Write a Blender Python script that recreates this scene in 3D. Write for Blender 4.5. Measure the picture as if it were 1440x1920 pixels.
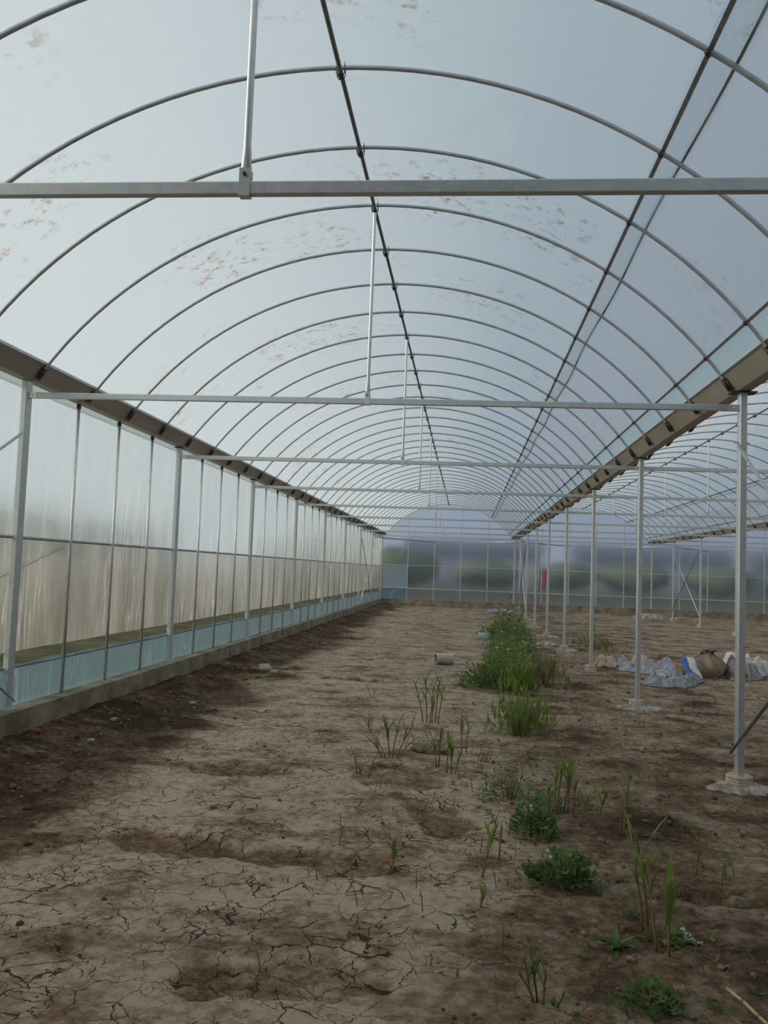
import bpy, bmesh, math, random
import numpy as np
from mathutils import Vector, Matrix

# ------------------------------------------------------------------ scene, camera, sky, sun, exposure
for o in list(bpy.data.objects):
    bpy.data.objects.remove(o, do_unlink=True)
scene = bpy.context.scene
C = scene.collection
random.seed(7)

F_PX, YAW, PITCH, ROLL, CAM_Z = 1600.0, 0.0981, 0.0672, 0.0373, 1.602
cam_data = bpy.data.cameras.new('camera')
cam_data.sensor_fit = 'VERTICAL'; cam_data.sensor_height = 24.0; cam_data.sensor_width = 18.0
cam_data.lens = F_PX / 1920.0 * 24.0
cam_data.clip_start = 0.05; cam_data.clip_end = 600
cam = bpy.data.objects.new('camera', cam_data); C.objects.link(cam)
fw = Vector((-math.sin(YAW) * math.cos(PITCH), math.cos(YAW) * math.cos(PITCH), math.sin(PITCH)))
r0 = Vector((math.cos(YAW), math.sin(YAW), 0)); u0 = r0.cross(fw)
rt = r0 * math.cos(ROLL) + u0 * math.sin(ROLL); up = u0 * math.cos(ROLL) - r0 * math.sin(ROLL)
cam.matrix_world = Matrix(((rt.x, up.x, -fw.x, 0), (rt.y, up.y, -fw.y, 0), (rt.z, up.z, -fw.z, CAM_Z), (0, 0, 0, 1)))
scene.camera = cam

SUN_DIR = Vector((-0.90, -0.18, 0.36)).normalized()      # towards the sun: low, over the left wall
world = bpy.data.worlds.new('hazy_sky'); scene.world = world
world.use_nodes = True
wn = world.node_tree.nodes; wl = world.node_tree.links; wn.clear()
w_out = wn.new('ShaderNodeOutputWorld'); w_bg = wn.new('ShaderNodeBackground')
w_tc = wn.new('ShaderNodeTexCoord')
w_dot = wn.new('ShaderNodeVectorMath'); w_dot.operation = 'DOT_PRODUCT'
w_dot.inputs[1].default_value = SUN_DIR
w_map = wn.new('ShaderNodeMapRange'); w_map.inputs['From Min'].default_value = -0.5; w_map.inputs['From Max'].default_value = 0.75
w_mix = wn.new('ShaderNodeMix'); w_mix.data_type = 'RGBA'
w_mix.inputs[6].default_value = (0.31, 0.385, 0.465, 1)
w_mix.inputs[7].default_value = (0.76, 0.865, 0.93, 1)
wl.new(w_tc.outputs['Generated'], w_dot.inputs[0]); wl.new(w_dot.outputs['Value'], w_map.inputs['Value'])
w_gl = wn.new('ShaderNodeMapRange'); w_gl.inputs['From Min'].default_value = 0.80; w_gl.inputs['From Max'].default_value = 1.0
w_gl.interpolation_type = 'SMOOTHSTEP'
w_mix2 = wn.new('ShaderNodeMix'); w_mix2.data_type = 'RGBA'; w_mix2.blend_type = 'ADD'      # warm haze round the low sun
w_mix2.inputs[7].default_value = (0.50, 0.34, 0.16, 1)
wl.new(w_dot.outputs['Value'], w_gl.inputs['Value']); wl.new(w_gl.outputs[0], w_mix2.inputs[0])
wl.new(w_map.outputs[0], w_mix.inputs[0]); wl.new(w_mix.outputs[2], w_mix2.inputs[6]); wl.new(w_mix2.outputs[2], w_bg.inputs['Color'])
w_bg.inputs['Strength'].default_value = 1.0
wl.new(w_bg.outputs[0], w_out.inputs[0])

sun_d = bpy.data.lights.new('sun', 'SUN'); sun_d.energy = 2.0; sun_d.angle = math.radians(9); sun_d.color = (1.0, 0.87, 0.70)
sun_o = bpy.data.objects.new('sun', sun_d); C.objects.link(sun_o)
sun_o.rotation_euler = SUN_DIR.to_track_quat('Z', 'Y').to_euler(); sun_o.location = (-20, 10, 12)

scene.view_settings.view_transform = 'Standard'; scene.view_settings.look = 'None'
scene.view_settings.gamma = 1.0; scene.view_settings.use_curve_mapping = False
scene.view_settings.exposure = -0.36

# ------------------------------------------------------------------ dimensions (metres)
D0 = 7.044                      # depth of the first bay line seen on the left
BAY = 4.0; SPAN = 6.045
XL = -3.87; XR = XL + SPAN; X2 = XR + SPAN; X3 = X2 + SPAN
Y_NEAR = D0 - 2 * BAY; Y_FAR = D0 + 8 * BAY
Z_TOP = 3.13; R_ARCH = 3.56; Z_APEX = 4.70; ZC = Z_APEX - R_ARCH
TH_FOOT = math.asin(2.90 / R_ARCH); TH_P1 = math.asin(1.93 / R_ARCH); TH_P2 = math.asin(2.74 / R_ARCH)
CURB = 0.29

# ------------------------------------------------------------------ materials
def mat(name):
    m = bpy.data.materials.new(name); m.use_nodes = True
    nt = m.node_tree; nt.nodes.clear()
    out = nt.nodes.new('ShaderNodeOutputMaterial')
    return m, nt, nt.nodes, nt.links, out

def rgba(c): return (c[0], c[1], c[2], 1.0)

def principled(name, c1, c2=None, rough=0.6, metal=0.0, scale=8.0, bump=0.0, bump_scale=60.0, stretch=(1, 1, 1), rough2=None, spec=0.5):
    m, nt, N, L, out = mat(name)
    b = N.new('ShaderNodeBsdfPrincipled')
    b.inputs['Roughness'].default_value = rough; b.inputs['Metallic'].default_value = metal
    b.inputs['Specular IOR Level'].default_value = spec
    tc = N.new('ShaderNodeTexCoord'); mp = N.new('ShaderNodeMapping'); mp.inputs['Scale'].default_value = stretch
    L.new(tc.outputs['Object'], mp.inputs[0])
    if c2 is not None:
        n = N.new('ShaderNodeTexNoise'); n.inputs['Scale'].default_value = scale; n.inputs['Detail'].default_value = 6
        n.inputs['Roughness'].default_value = 0.65
        r = N.new('ShaderNodeValToRGB'); r.color_ramp.elements[0].position = 0.36; r.color_ramp.elements[1].position = 0.66
        r.color_ramp.elements[0].color = rgba(c1); r.color_ramp.elements[1].color = rgba(c2)
        L.new(mp.outputs[0], n.inputs['Vector']); L.new(n.outputs['Fac'], r.inputs[0]); L.new(r.outputs[0], b.inputs['Base Color'])
        if rough2 is not None:
            mr = N.new('ShaderNodeMapRange'); mr.inputs['To Min'].default_value = rough; mr.inputs['To Max'].default_value = rough2
            L.new(n.outputs['Fac'], mr.inputs['Value']); L.new(mr.outputs[0], b.inputs['Roughness'])
    else:
        b.inputs['Base Color'].default_value = rgba(c1)
    if bump > 0:
        n2 = N.new('ShaderNodeTexNoise'); n2.inputs['Scale'].default_value = bump_scale; n2.inputs['Detail'].default_value = 5
        bp = N.new('ShaderNodeBump'); bp.inputs['Strength'].default_value = bump; bp.inputs['Distance'].default_value = 0.01
        L.new(mp.outputs[0], n2.inputs['Vector']); L.new(n2.outputs['Fac'], bp.inputs['Height']); L.new(bp.outputs[0], b.inputs['Normal'])
    L.new(b.outputs[0], out.inputs[0])
    return m

def film(name, tint, w_trans, w_transl, w_diff, w_refr=0.0, dirt=0.0, refr_rough=0.6, ior=1.04, gloss=0.04, wr_scale=(1, 1, 1), wr=0.3, dirt_col=(0.36, 0.22, 0.10), haze=(1, 1, 1), streak=0.0, folds=0.0):
    """thin plastic sheet: clear share, blurred share, share that scatters light through, share scattered back"""
    m, nt, N, L, out = mat(name)
    tc = N.new('ShaderNodeTexCoord'); mp = N.new('ShaderNodeMapping'); mp.inputs['Scale'].default_value = wr_scale
    L.new(tc.outputs['Object'], mp.inputs[0])
    nz = N.new('ShaderNodeTexNoise'); nz.inputs['Scale'].default_value = 2.2; nz.inputs['Detail'].default_value = 3; nz.inputs['Distortion'].default_value = 0.6
    L.new(mp.outputs[0], nz.inputs['Vector'])
    bp = N.new('ShaderNodeBump'); bp.inputs['Strength'].default_value = wr; bp.inputs['Distance'].default_value = 0.06
    L.new(nz.outputs['Fac'], bp.inputs['Height'])
    tot = w_trans + w_transl + w_diff + w_refr
    tr = N.new('ShaderNodeBsdfTransparent'); tl = N.new('ShaderNodeBsdfTranslucent'); df = N.new('ShaderNodeBsdfDiffuse')
    tr.inputs[0].default_value = rgba(tint)
    sc_col = rgba([tint[i] * haze[i] for i in range(3)])
    tl.inputs[0].default_value = sc_col; df.inputs[0].default_value = sc_col
    L.new(bp.outputs[0], tl.inputs['Normal']); L.new(bp.outputs[0], df.inputs['Normal'])
    mx1 = N.new('ShaderNodeMixShader'); mx1.inputs[0].default_value = w_diff / max(1e-6, (w_diff + w_transl))
    L.new(tl.outputs[0], mx1.inputs[1]); L.new(df.outputs[0], mx1.inputs[2])
    clear = tr.outputs[0]
    if w_refr > 0:
        rf = N.new('ShaderNodeBsdfRefraction'); rf.inputs['Roughness'].default_value = refr_rough; rf.inputs['IOR'].default_value = ior
        rf.inputs[0].default_value = rgba(tint)
        mr = N.new('ShaderNodeMixShader'); mr.inputs[0].default_value = w_refr / (w_refr + w_trans)
        L.new(tr.outputs[0], mr.inputs[1]); L.new(rf.outputs[0], mr.inputs[2]); clear = mr.outputs[0]
    mx2 = N.new('ShaderNodeMixShader')
    fac = (w_diff + w_transl) / tot
    L.new(clear, mx2.inputs[1]); L.new(mx1.outputs[0], mx2.inputs[2])
    mx2.inputs[0].default_value = fac
    if streak > 0:                                   # dusty, unevenly frosted sheet
        ns = N.new('ShaderNodeTexNoise'); ns.inputs['Scale'].default_value = 1.1; ns.inputs['Detail'].default_value = 5
        L.new(mp.outputs[0], ns.inputs['Vector'])
        ms = N.new('ShaderNodeMapRange'); ms.inputs['From Min'].default_value = 0.3; ms.inputs['From Max'].default_value = 0.7
        ms.inputs['To Min'].default_value = fac - streak; ms.inputs['To Max'].default_value = min(0.98, fac + streak)
        L.new(ns.outputs['Fac'], ms.inputs['Value']); L.new(ms.outputs[0], mx2.inputs[0])
    if folds > 0:                                    # creases where the sheet lies double and scatters more
        m2 = N.new('ShaderNodeMapping'); m2.inputs['Rotation'].default_value = (math.radians(34), 0, 0); m2.inputs['Scale'].default_value = (1, 7.5, 0.55)
        L.new(tc.outputs['Object'], m2.inputs[0])
        nf = N.new('ShaderNodeTexNoise'); nf.inputs['Scale'].default_value = 1.3; nf.inputs['Detail'].default_value = 2; nf.inputs['Distortion'].default_value = 0.5
        L.new(m2.outputs[0], nf.inputs['Vector'])
        sb = N.new('ShaderNodeMath'); sb.operation = 'SUBTRACT'; sb.inputs[1].default_value = 0.5; L.new(nf.outputs['Fac'], sb.inputs[0])
        ab = N.new('ShaderNodeMath'); ab.operation = 'ABSOLUTE'; L.new(sb.outputs[0], ab.inputs[0])
        rg = N.new('ShaderNodeMapRange'); rg.inputs['From Min'].default_value = 0.0; rg.inputs['From Max'].default_value = 0.035
        rg.inputs['To Min'].default_value = folds; rg.inputs['To Max'].default_value = 0.0; L.new(ab.outputs[0], rg.inputs['Value'])
        nm = N.new('ShaderNodeTexNoise'); nm.inputs['Scale'].default_value = 0.55; L.new(tc.outputs['Object'], nm.inputs['Vector'])
        mm = N.new('ShaderNodeMapRange'); mm.inputs['From Min'].default_value = 0.42; mm.inputs['From Max'].default_value = 0.62; L.new(nm.outputs['Fac'], mm.inputs['Value'])
        mu = N.new('ShaderNodeMath'); mu.operation = 'MULTIPLY'; L.new(rg.outputs[0], mu.inputs[0]); L.new(mm.outputs[0], mu.inputs[1])
        ad = N.new('ShaderNodeMath'); ad.operation = 'ADD'; ad.use_clamp = True; L.new(mu.outputs[0], ad.inputs[0])
        if mx2.inputs[0].is_linked: L.new(mx2.inputs[0].links[0].from_socket, ad.inputs[1])
        else: ad.inputs[1].default_value = fac
        L.new(ad.outputs[0], mx2.inputs[0])
    cur = mx2.outputs[0]
    if gloss > 0:
        gl = N.new('ShaderNodeBsdfGlossy'); gl.inputs['Roughness'].default_value = 0.25
        L.new(bp.outputs[0], gl.inputs['Normal'])
        mg = N.new('ShaderNodeMixShader'); mg.inputs[0].default_value = gloss
        L.new(cur, mg.inputs[1]); L.new(gl.outputs[0], mg.inputs[2]); cur = mg.outputs[0]
    if dirt > 0:                                     # spatters of dried mud lying on the sheet
        n1 = N.new('ShaderNodeTexNoise'); n1.inputs['Scale'].default_value = 0.7; n1.inputs['Detail'].default_value = 2
        n2 = N.new('ShaderNodeTexNoise'); n2.inputs['Scale'].default_value = 9; n2.inputs['Detail'].default_value = 7; n2.inputs['Roughness'].default_value = 0.75
        L.new(tc.outputs['Object'], n1.inputs['Vector']); L.new(tc.outputs['Object'], n2.inputs['Vector'])
        a = N.new('ShaderNodeMapRange'); a.inputs['From Min'].default_value = 0.50; a.inputs['From Max'].default_value = 0.66
        b = N.new('ShaderNodeMapRange'); b.inputs['From Min'].default_value = 0.54; b.inputs['From Max'].default_value = 0.66
        L.new(n1.outputs['Fac'], a.inputs['Value']); L.new(n2.outputs['Fac'], b.inputs['Value'])
        mu = N.new('ShaderNodeMath'); mu.operation = 'MULTIPLY'; L.new(a.outputs[0], mu.inputs[0]); L.new(b.outputs[0], mu.inputs[1])
        mu2 = N.new('ShaderNodeMath'); mu2.operation = 'MULTIPLY'; mu2.inputs[1].default_value = dirt; L.new(mu.outputs[0], mu2.inputs[0])
        dt = N.new('ShaderNodeBsdfTranslucent'); dt.inputs[0].default_value = rgba(dirt_col)
        md = N.new('ShaderNodeMixShader'); L.new(mu2.outputs[0], md.inputs[0]); L.new(cur, md.inputs[1]); L.new(dt.outputs[0], md.inputs[2]); cur = md.outputs[0]
    L.new(cur, out.inputs[0])
    return m

M = {}
M['galv'] = principled('galvanised_steel', (0.62, 0.64, 0.64), (0.72, 0.74, 0.735), 0.34, 0.75, 22, 0.05, 90, (1, 1, 1), 0.58)
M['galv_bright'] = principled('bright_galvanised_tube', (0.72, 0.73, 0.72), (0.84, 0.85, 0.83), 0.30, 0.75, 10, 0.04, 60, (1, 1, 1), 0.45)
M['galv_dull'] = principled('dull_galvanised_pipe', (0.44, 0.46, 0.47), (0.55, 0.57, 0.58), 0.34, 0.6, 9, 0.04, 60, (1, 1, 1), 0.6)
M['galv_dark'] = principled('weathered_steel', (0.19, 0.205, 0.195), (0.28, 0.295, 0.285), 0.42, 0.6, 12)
M['gutter'] = principled('folded_gutter_sheet', (0.37, 0.33, 0.28), (0.50, 0.455, 0.395), 0.45, 0.3, 2.5, 0.05, 5, (1, 0.25, 1), 0.55)
M['clip'] = principled('dark_clip_steel', (0.05, 0.05, 0.05), (0.12, 0.12, 0.11), 0.5, 0.6, 30)
M['cord'] = principled('green_edge_cord', (0.13, 0.20, 0.14), (0.22, 0.29, 0.22), 0.7, 0, 20)
M['concrete'] = principled('curb_concrete', (0.20, 0.15, 0.092), (0.43, 0.355, 0.26), 0.9, 0, 3.0, 0.5, 45, spec=0.2)
M['footing'] = principled('ringed_footing_concrete', (0.42, 0.35, 0.24), (0.62, 0.55, 0.43), 0.9, 0, 14, 0.4, 60, spec=0.2)
M['mortar'] = principled('spilled_mortar', (0.19, 0.16, 0.125), (0.52, 0.48, 0.43), 0.95, 0, 7, 0.7, 50, spec=0.2)
M['roof_film'] = film('roof_film', (0.93, 0.975, 0.98), 0.50, 0.38, 0.06, 0, 0.95, wr=0.25, gloss=0.02)
M['vent_film'] = film('vent_film', (0.89, 0.91, 0.945), 0.46, 0.40, 0.10, 0, 0.25, wr=0.25, gloss=0.02)
M['apron_film'] = film('apron_film', (0.84, 0.96, 0.96), 0.44, 0.44, 0.12, 0, 0.2, wr=0.3, gloss=0.03)
M['upper_film'] = film('upper_wall_film', (0.93, 0.975, 0.965), 0.08, 0.30, 0.06, 0.56, 0.0, refr_rough=0.62, ior=1.035, wr=0.8, gloss=0.03, wr_scale=(1, 4.0, 0.6), streak=0.10, folds=0.45)
M['lower_film'] = film('lower_wall_film', (0.82, 0.82, 0.79), 0.05, 0.22, 0.09, 0.58, 0.0, refr_rough=0.7, ior=1.05, wr=0.8, gloss=0.03, wr_scale=(1, 2.2, 0.7), haze=(0.96, 0.95, 0.92), streak=0.16, folds=0.5)
M['skirt_film'] = film('skirt_film', (0.34, 0.51, 0.58), 0.12, 0.28, 0.20, 0.34, 0.0, refr_rough=0.6, ior=1.04, wr=1.0, gloss=0.09, wr_scale=(1, 3, 1.4), folds=0.5)
M['end_film'] = film('end_wall_film', (0.82, 0.85, 0.945), 0.06, 0.13, 0.06, 0.72, 0.0, refr_rough=0.62, ior=1.03, wr=0.5, gloss=0.02, wr_scale=(2.0, 1, 0.8))
M['door_film'] = film('door_film', (0.70, 0.80, 0.82), 0.05, 0.38, 0.18, 0.34, 0.0, refr_rough=0.6, ior=1.03, wr=0.5, gloss=0.03, wr_scale=(2.0, 1, 0.8))

# ------------------------------------------------------------------ mesh helpers
class MB:
    def __init__(s): s.v = []; s.f = []; s.smooth = []
    def add(s, vs, fs, smooth=False):
        k = len(s.v); s.v.extend([tuple(p) for p in vs]); s.f.extend([tuple(i + k for i in f) for f in fs]); s.smooth.extend([smooth] * len(fs))
        return s
    def box(s, x0, x1, y0, y1, z0, z1):
        vs = [(x0, y0, z0), (x1, y0, z0), (x1, y1, z0), (x0, y1, z0), (x0, y0, z1), (x1, y0, z1), (x1, y1, z1), (x0, y1, z1)]
        return s.add(vs, [(3, 2, 1, 0), (4, 5, 6, 7), (0, 1, 5, 4), (1, 2, 6, 5), (2, 3, 7, 6), (3, 0, 4, 7)])
    def rbox(s, x0, x1, y0, y1, z0, z1, r=0.008, axis='z', seg=3):
        """box tube with rounded long edges"""
        if axis == 'z': a0, a1, b0, b1, l0, l1 = x0, x1, y0, y1, z0, z1
        elif axis == 'x': a0, a1, b0, b1, l0, l1 = y0, y1, z0, z1, x0, x1
        else: a0, a1, b0, b1, l0, l1 = z0, z1, x0, x1, y0, y1
        ring = []
        for cx, cy, st in ((a1 - r, b1 - r, 0), (a0 + r, b1 - r, 90), (a0 + r, b0 + r, 180), (a1 - r, b0 + r, 270)):
            for i in range(seg + 1):
                t = math.radians(st + 90.0 * i / seg); ring.append((cx + r * math.cos(t), cy + r * math.sin(t)))
        n = len(ring)
        def P(a, b, l): return (a, b, l) if axis == 'z' else ((l, a, b) if axis == 'x' else (b, l, a))
        vs = [P(a, b, l0) for a, b in ring] + [P(a, b, l1) for a, b in ring]
        fs = [(i, (i + 1) % n, n + (i + 1) % n, n + i) for i in range(n)]
        s.add(vs, fs, False)
        s.add([P(a, b, l0) for a, b in ring], [tuple(reversed(range(n)))]); s.add([P(a, b, l1) for a, b in ring], [tuple(range(n))])
        return s
    def tube(s, pts, rad, n=8, cap=True, flat=None):
        """round bar through points; rad a number or one per point"""
        pts = [Vector(p) for p in pts]; m = len(pts)
        rads = rad if isinstance(rad, (list, tuple)) else [rad] * m
        vs = []; prev = None
        for i, p in enumerate(pts):
            t = (pts[min(i + 1, m - 1)] - pts[max(i - 1, 0)]).normalized()
            if prev is None:
                a = Vector((0, 0, 1)) if abs(t.z) < 0.9 else Vector((1, 0, 0))
                nx = t.cross(a).normalized()
            else:
                nx = (prev - t * prev.dot(t)).normalized()
            prev = nx; ny = t.cross(nx)
            for k in range(n):
                w = 2 * math.pi * k / n; vs.append(p + (nx * math.cos(w) + ny * math.sin(w)) * rads[i])
        fs = [(i * n + k, i * n + (k + 1) % n, (i + 1) * n + (k + 1) % n, (i + 1) * n + k) for i in range(m - 1) for k in range(n)]
        if cap: fs += [tuple(reversed(range(n))), tuple((m - 1) * n + k for k in range(n))]
        return s.add(vs, fs, True)
    def lathe(s, prof, n=24, c=(0, 0, 0)):
        vs = [(c[0] + r * math.cos(2 * math.pi * k / n), c[1] + r * math.sin(2 * math.pi * k / n), c[2] + z) for r, z in prof for k in range(n)]
        m = len(prof)
        fs = [(i * n + k, i * n + (k + 1) % n, (i + 1) * n + (k + 1) % n, (i + 1) * n + k) for i in range(m - 1) for k in range(n)]
        fs += [tuple(reversed(range(n))), tuple((m - 1) * n + k for k in range(n))]
        return s.add(vs, fs, True)
    def grid(s, P, closed=False):
        """P: rows of points"""
        r, c = len(P), len(P[0]); vs = [p for row in P for p in row]
        fs = [(i * c + j, i * c + j + 1, (i + 1) * c + j + 1, (i + 1) * c + j) for i in range(r - 1) for j in range(c - 1)]
        return s.add(vs, fs, True)
    def mesh(s, name):
        me = bpy.data.meshes.new(name); me.from_pydata(s.v, [], s.f)
        me.polygons.foreach_set('use_smooth', s.smooth); me.update()
        return me
    def build(s, name, m, parent=None, loc=(0, 0, 0), rz=0.0):
        return put(name, s.mesh(name), m, parent, loc, rz)

def put(name, me, m, parent=None, loc=(0, 0, 0), rz=0.0):
    o = bpy.data.objects.new(name, me); C.objects.link(o)
    if m is not None and not me.materials: me.materials.append(m)
    o.location = loc; o.rotation_euler = (0, 0, rz)
    if parent is not None: o.parent = parent
    return o

def tag(o, label=None, cat=None, group=None, kind=None):
    if label: o['label'] = label
    if cat: o['category'] = cat
    if group: o['group'] = group
    if kind: o['kind'] = kind
    return o

def empty(name, loc=(0, 0, 0), rz=0.0):
    o = bpy.data.objects.new(name, None); C.objects.link(o); o.empty_display_size = 0.1
    o.location = loc; o.rotation_euler = (0, 0, rz)
    return o

# value noise, the same for the ground mesh and for what stands on it
_rng = np.random.RandomState(3); _T = _rng.rand(256, 256)
def vnoise(x, y):
    x = np.asarray(x, float); y = np.asarray(y, float)
    xi = np.floor(x).astype(int); yi = np.floor(y).astype(int); fx = x - xi; fy = y - yi
    fx = fx * fx * (3 - 2 * fx); fy = fy * fy * (3 - 2 * fy)
    a = _T[xi % 256, yi % 256]; b = _T[(xi + 1) % 256, yi % 256]; c = _T[xi % 256, (yi + 1) % 256]; d = _T[(xi + 1) % 256, (yi + 1) % 256]
    return (a * (1 - fx) + b * fx) * (1 - fy) + (c * (1 - fx) + d * fx) * fy
def fbm(x, y, o=4, g=0.5):
    s = 0; a = 1; t = 0
    for i in range(o):
        s = s + a * vnoise(x * 2 ** i + 17.3 * i, y * 2 ** i + 9.1 * i); t += a; a *= g
    return s / t - 0.5
def sstep(a, b, x):
    t = np.clip((np.asarray(x, float) - a) / (b - a), 0, 1); return t * t * (3 - 2 * t)

# ------------------------------------------------------------------ floor: trodden, cracked clay and crumbly soil
PITS = [  # x, y, half length, half width, angle, depth, dampness: hollows where puddles dried
    (-1.76, 6.72, 0.40, 0.24, 0.1, 0.030, 0.55), (-1.60, 4.90, 0.52, 0.24, -0.1, 0.030, 0.62), (-0.80, 4.78, 0.62, 0.17, -0.12, 0.025, 0.60),
    (-0.95, 3.36, 0.13, 0.16, 0.0, 0.018, 0.55), (-0.15, 5.75, 0.20, 0.55, 0.35, 0.025, 0.60), (-0.45, 6.85, 0.35, 0.5, 0.2, 0.02, 0.45),
    (-2.6, 5.9, 0.45, 0.28, 0.5, 0.02, 0.4), (-1.5, 12.6, 0.6, 0.18, 0.0, 0.04, 0.6), (1.2, 4.62, 0.8, 0.10, 0.0, 0.05, 0.5),
    (-0.6, 3.45, 0.35, 0.18, 0.2, 0.018, 0.45), (0.1, 8.3, 0.5, 0.25, 0.1, 0.02, 0.4), (-2.2, 9.2, 0.45, 0.3, 0.3, 0.02, 0.35)]
def soil(x, y):
    """height, dampness, crumbliness"""
    x = np.asarray(x, float); y = np.asarray(y, float)
    n1 = fbm(x * 0.9 + 3, y * 0.6, 3); n2 = fbm(x * 2.3, y * 1.7 + 40, 4); n3 = fbm(x * 6 + 9, y * 5, 4)
    edge_l = -2.75 + 1.1 * n1 + 0.6 * n2 - 0.25 * sstep(12, 30, y)
    crumb_l = 1 - sstep(edge_l - 0.25, edge_l + 0.45, x)
    edge_r = 0.35 + 1.3 * n1 + 0.9 * n2 + 0.35 * sstep(10, 24, y)
    crumb_r = sstep(edge_r - 0.35, edge_r + 0.5, x) * (0.68 + 0.9 * n2)
    crumb_r = crumb_r * (1 - 0.55 * sstep(3.0, 4.6, x)) * (1 - 0.35 * sstep(6, 10, y))
    crumb = np.clip(np.maximum(crumb_l, crumb_r), 0, 1)
    h = 0.035 * n1 + 0.030 * n2 + 0.012 * n3
    h = h + crumb * (0.075 * np.abs(fbm(x * 5, y * 5 + 7, 5, 0.6)) + 0.06 * np.abs(n3)) + 0.012 * fbm(x * 14, y * 11 + 3, 3) * (0.35 + crumb)
    h = h + 0.10 * crumb_l * sstep(-3.0, -3.75, x)
    n4 = fbm(x * 1.6 + 5, y * 3.4 + 2, 5, 0.6)
    damp = 0.46 * crumb_r + 0.54 * crumb_l + 0.9 * np.clip(n2 + 0.02, 0, 1) + 0.8 * np.clip(n3, 0, 1) + 1.6 * np.clip(n4 - 0.01, 0, 1) + 0.5 * np.clip(fbm(x * 3.1 + 60, y * 1.4, 5, 0.65), -0.1, 1) * (0.4 + crumb)
    for px, py, a, b, ang, dep, dm in PITS:
        c, s = math.cos(ang), math.sin(ang); dx = x - px; dy = y - py
        q = np.sqrt(((dx * c + dy * s) / a) ** 2 + ((-dx * s + dy * c) / b) ** 2) + 0.9 * n3 + 0.5 * n2
        k = 1 - sstep(0.72, 1.05, q); h = h - dep * k; damp = np.maximum(damp, dm * k)
    h = h - 0.012
    return h, np.clip(damp, 0, 1), crumb
def gz(x, y): return float(soil(np.array([x]), np.array([y]))[0][0])

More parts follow.
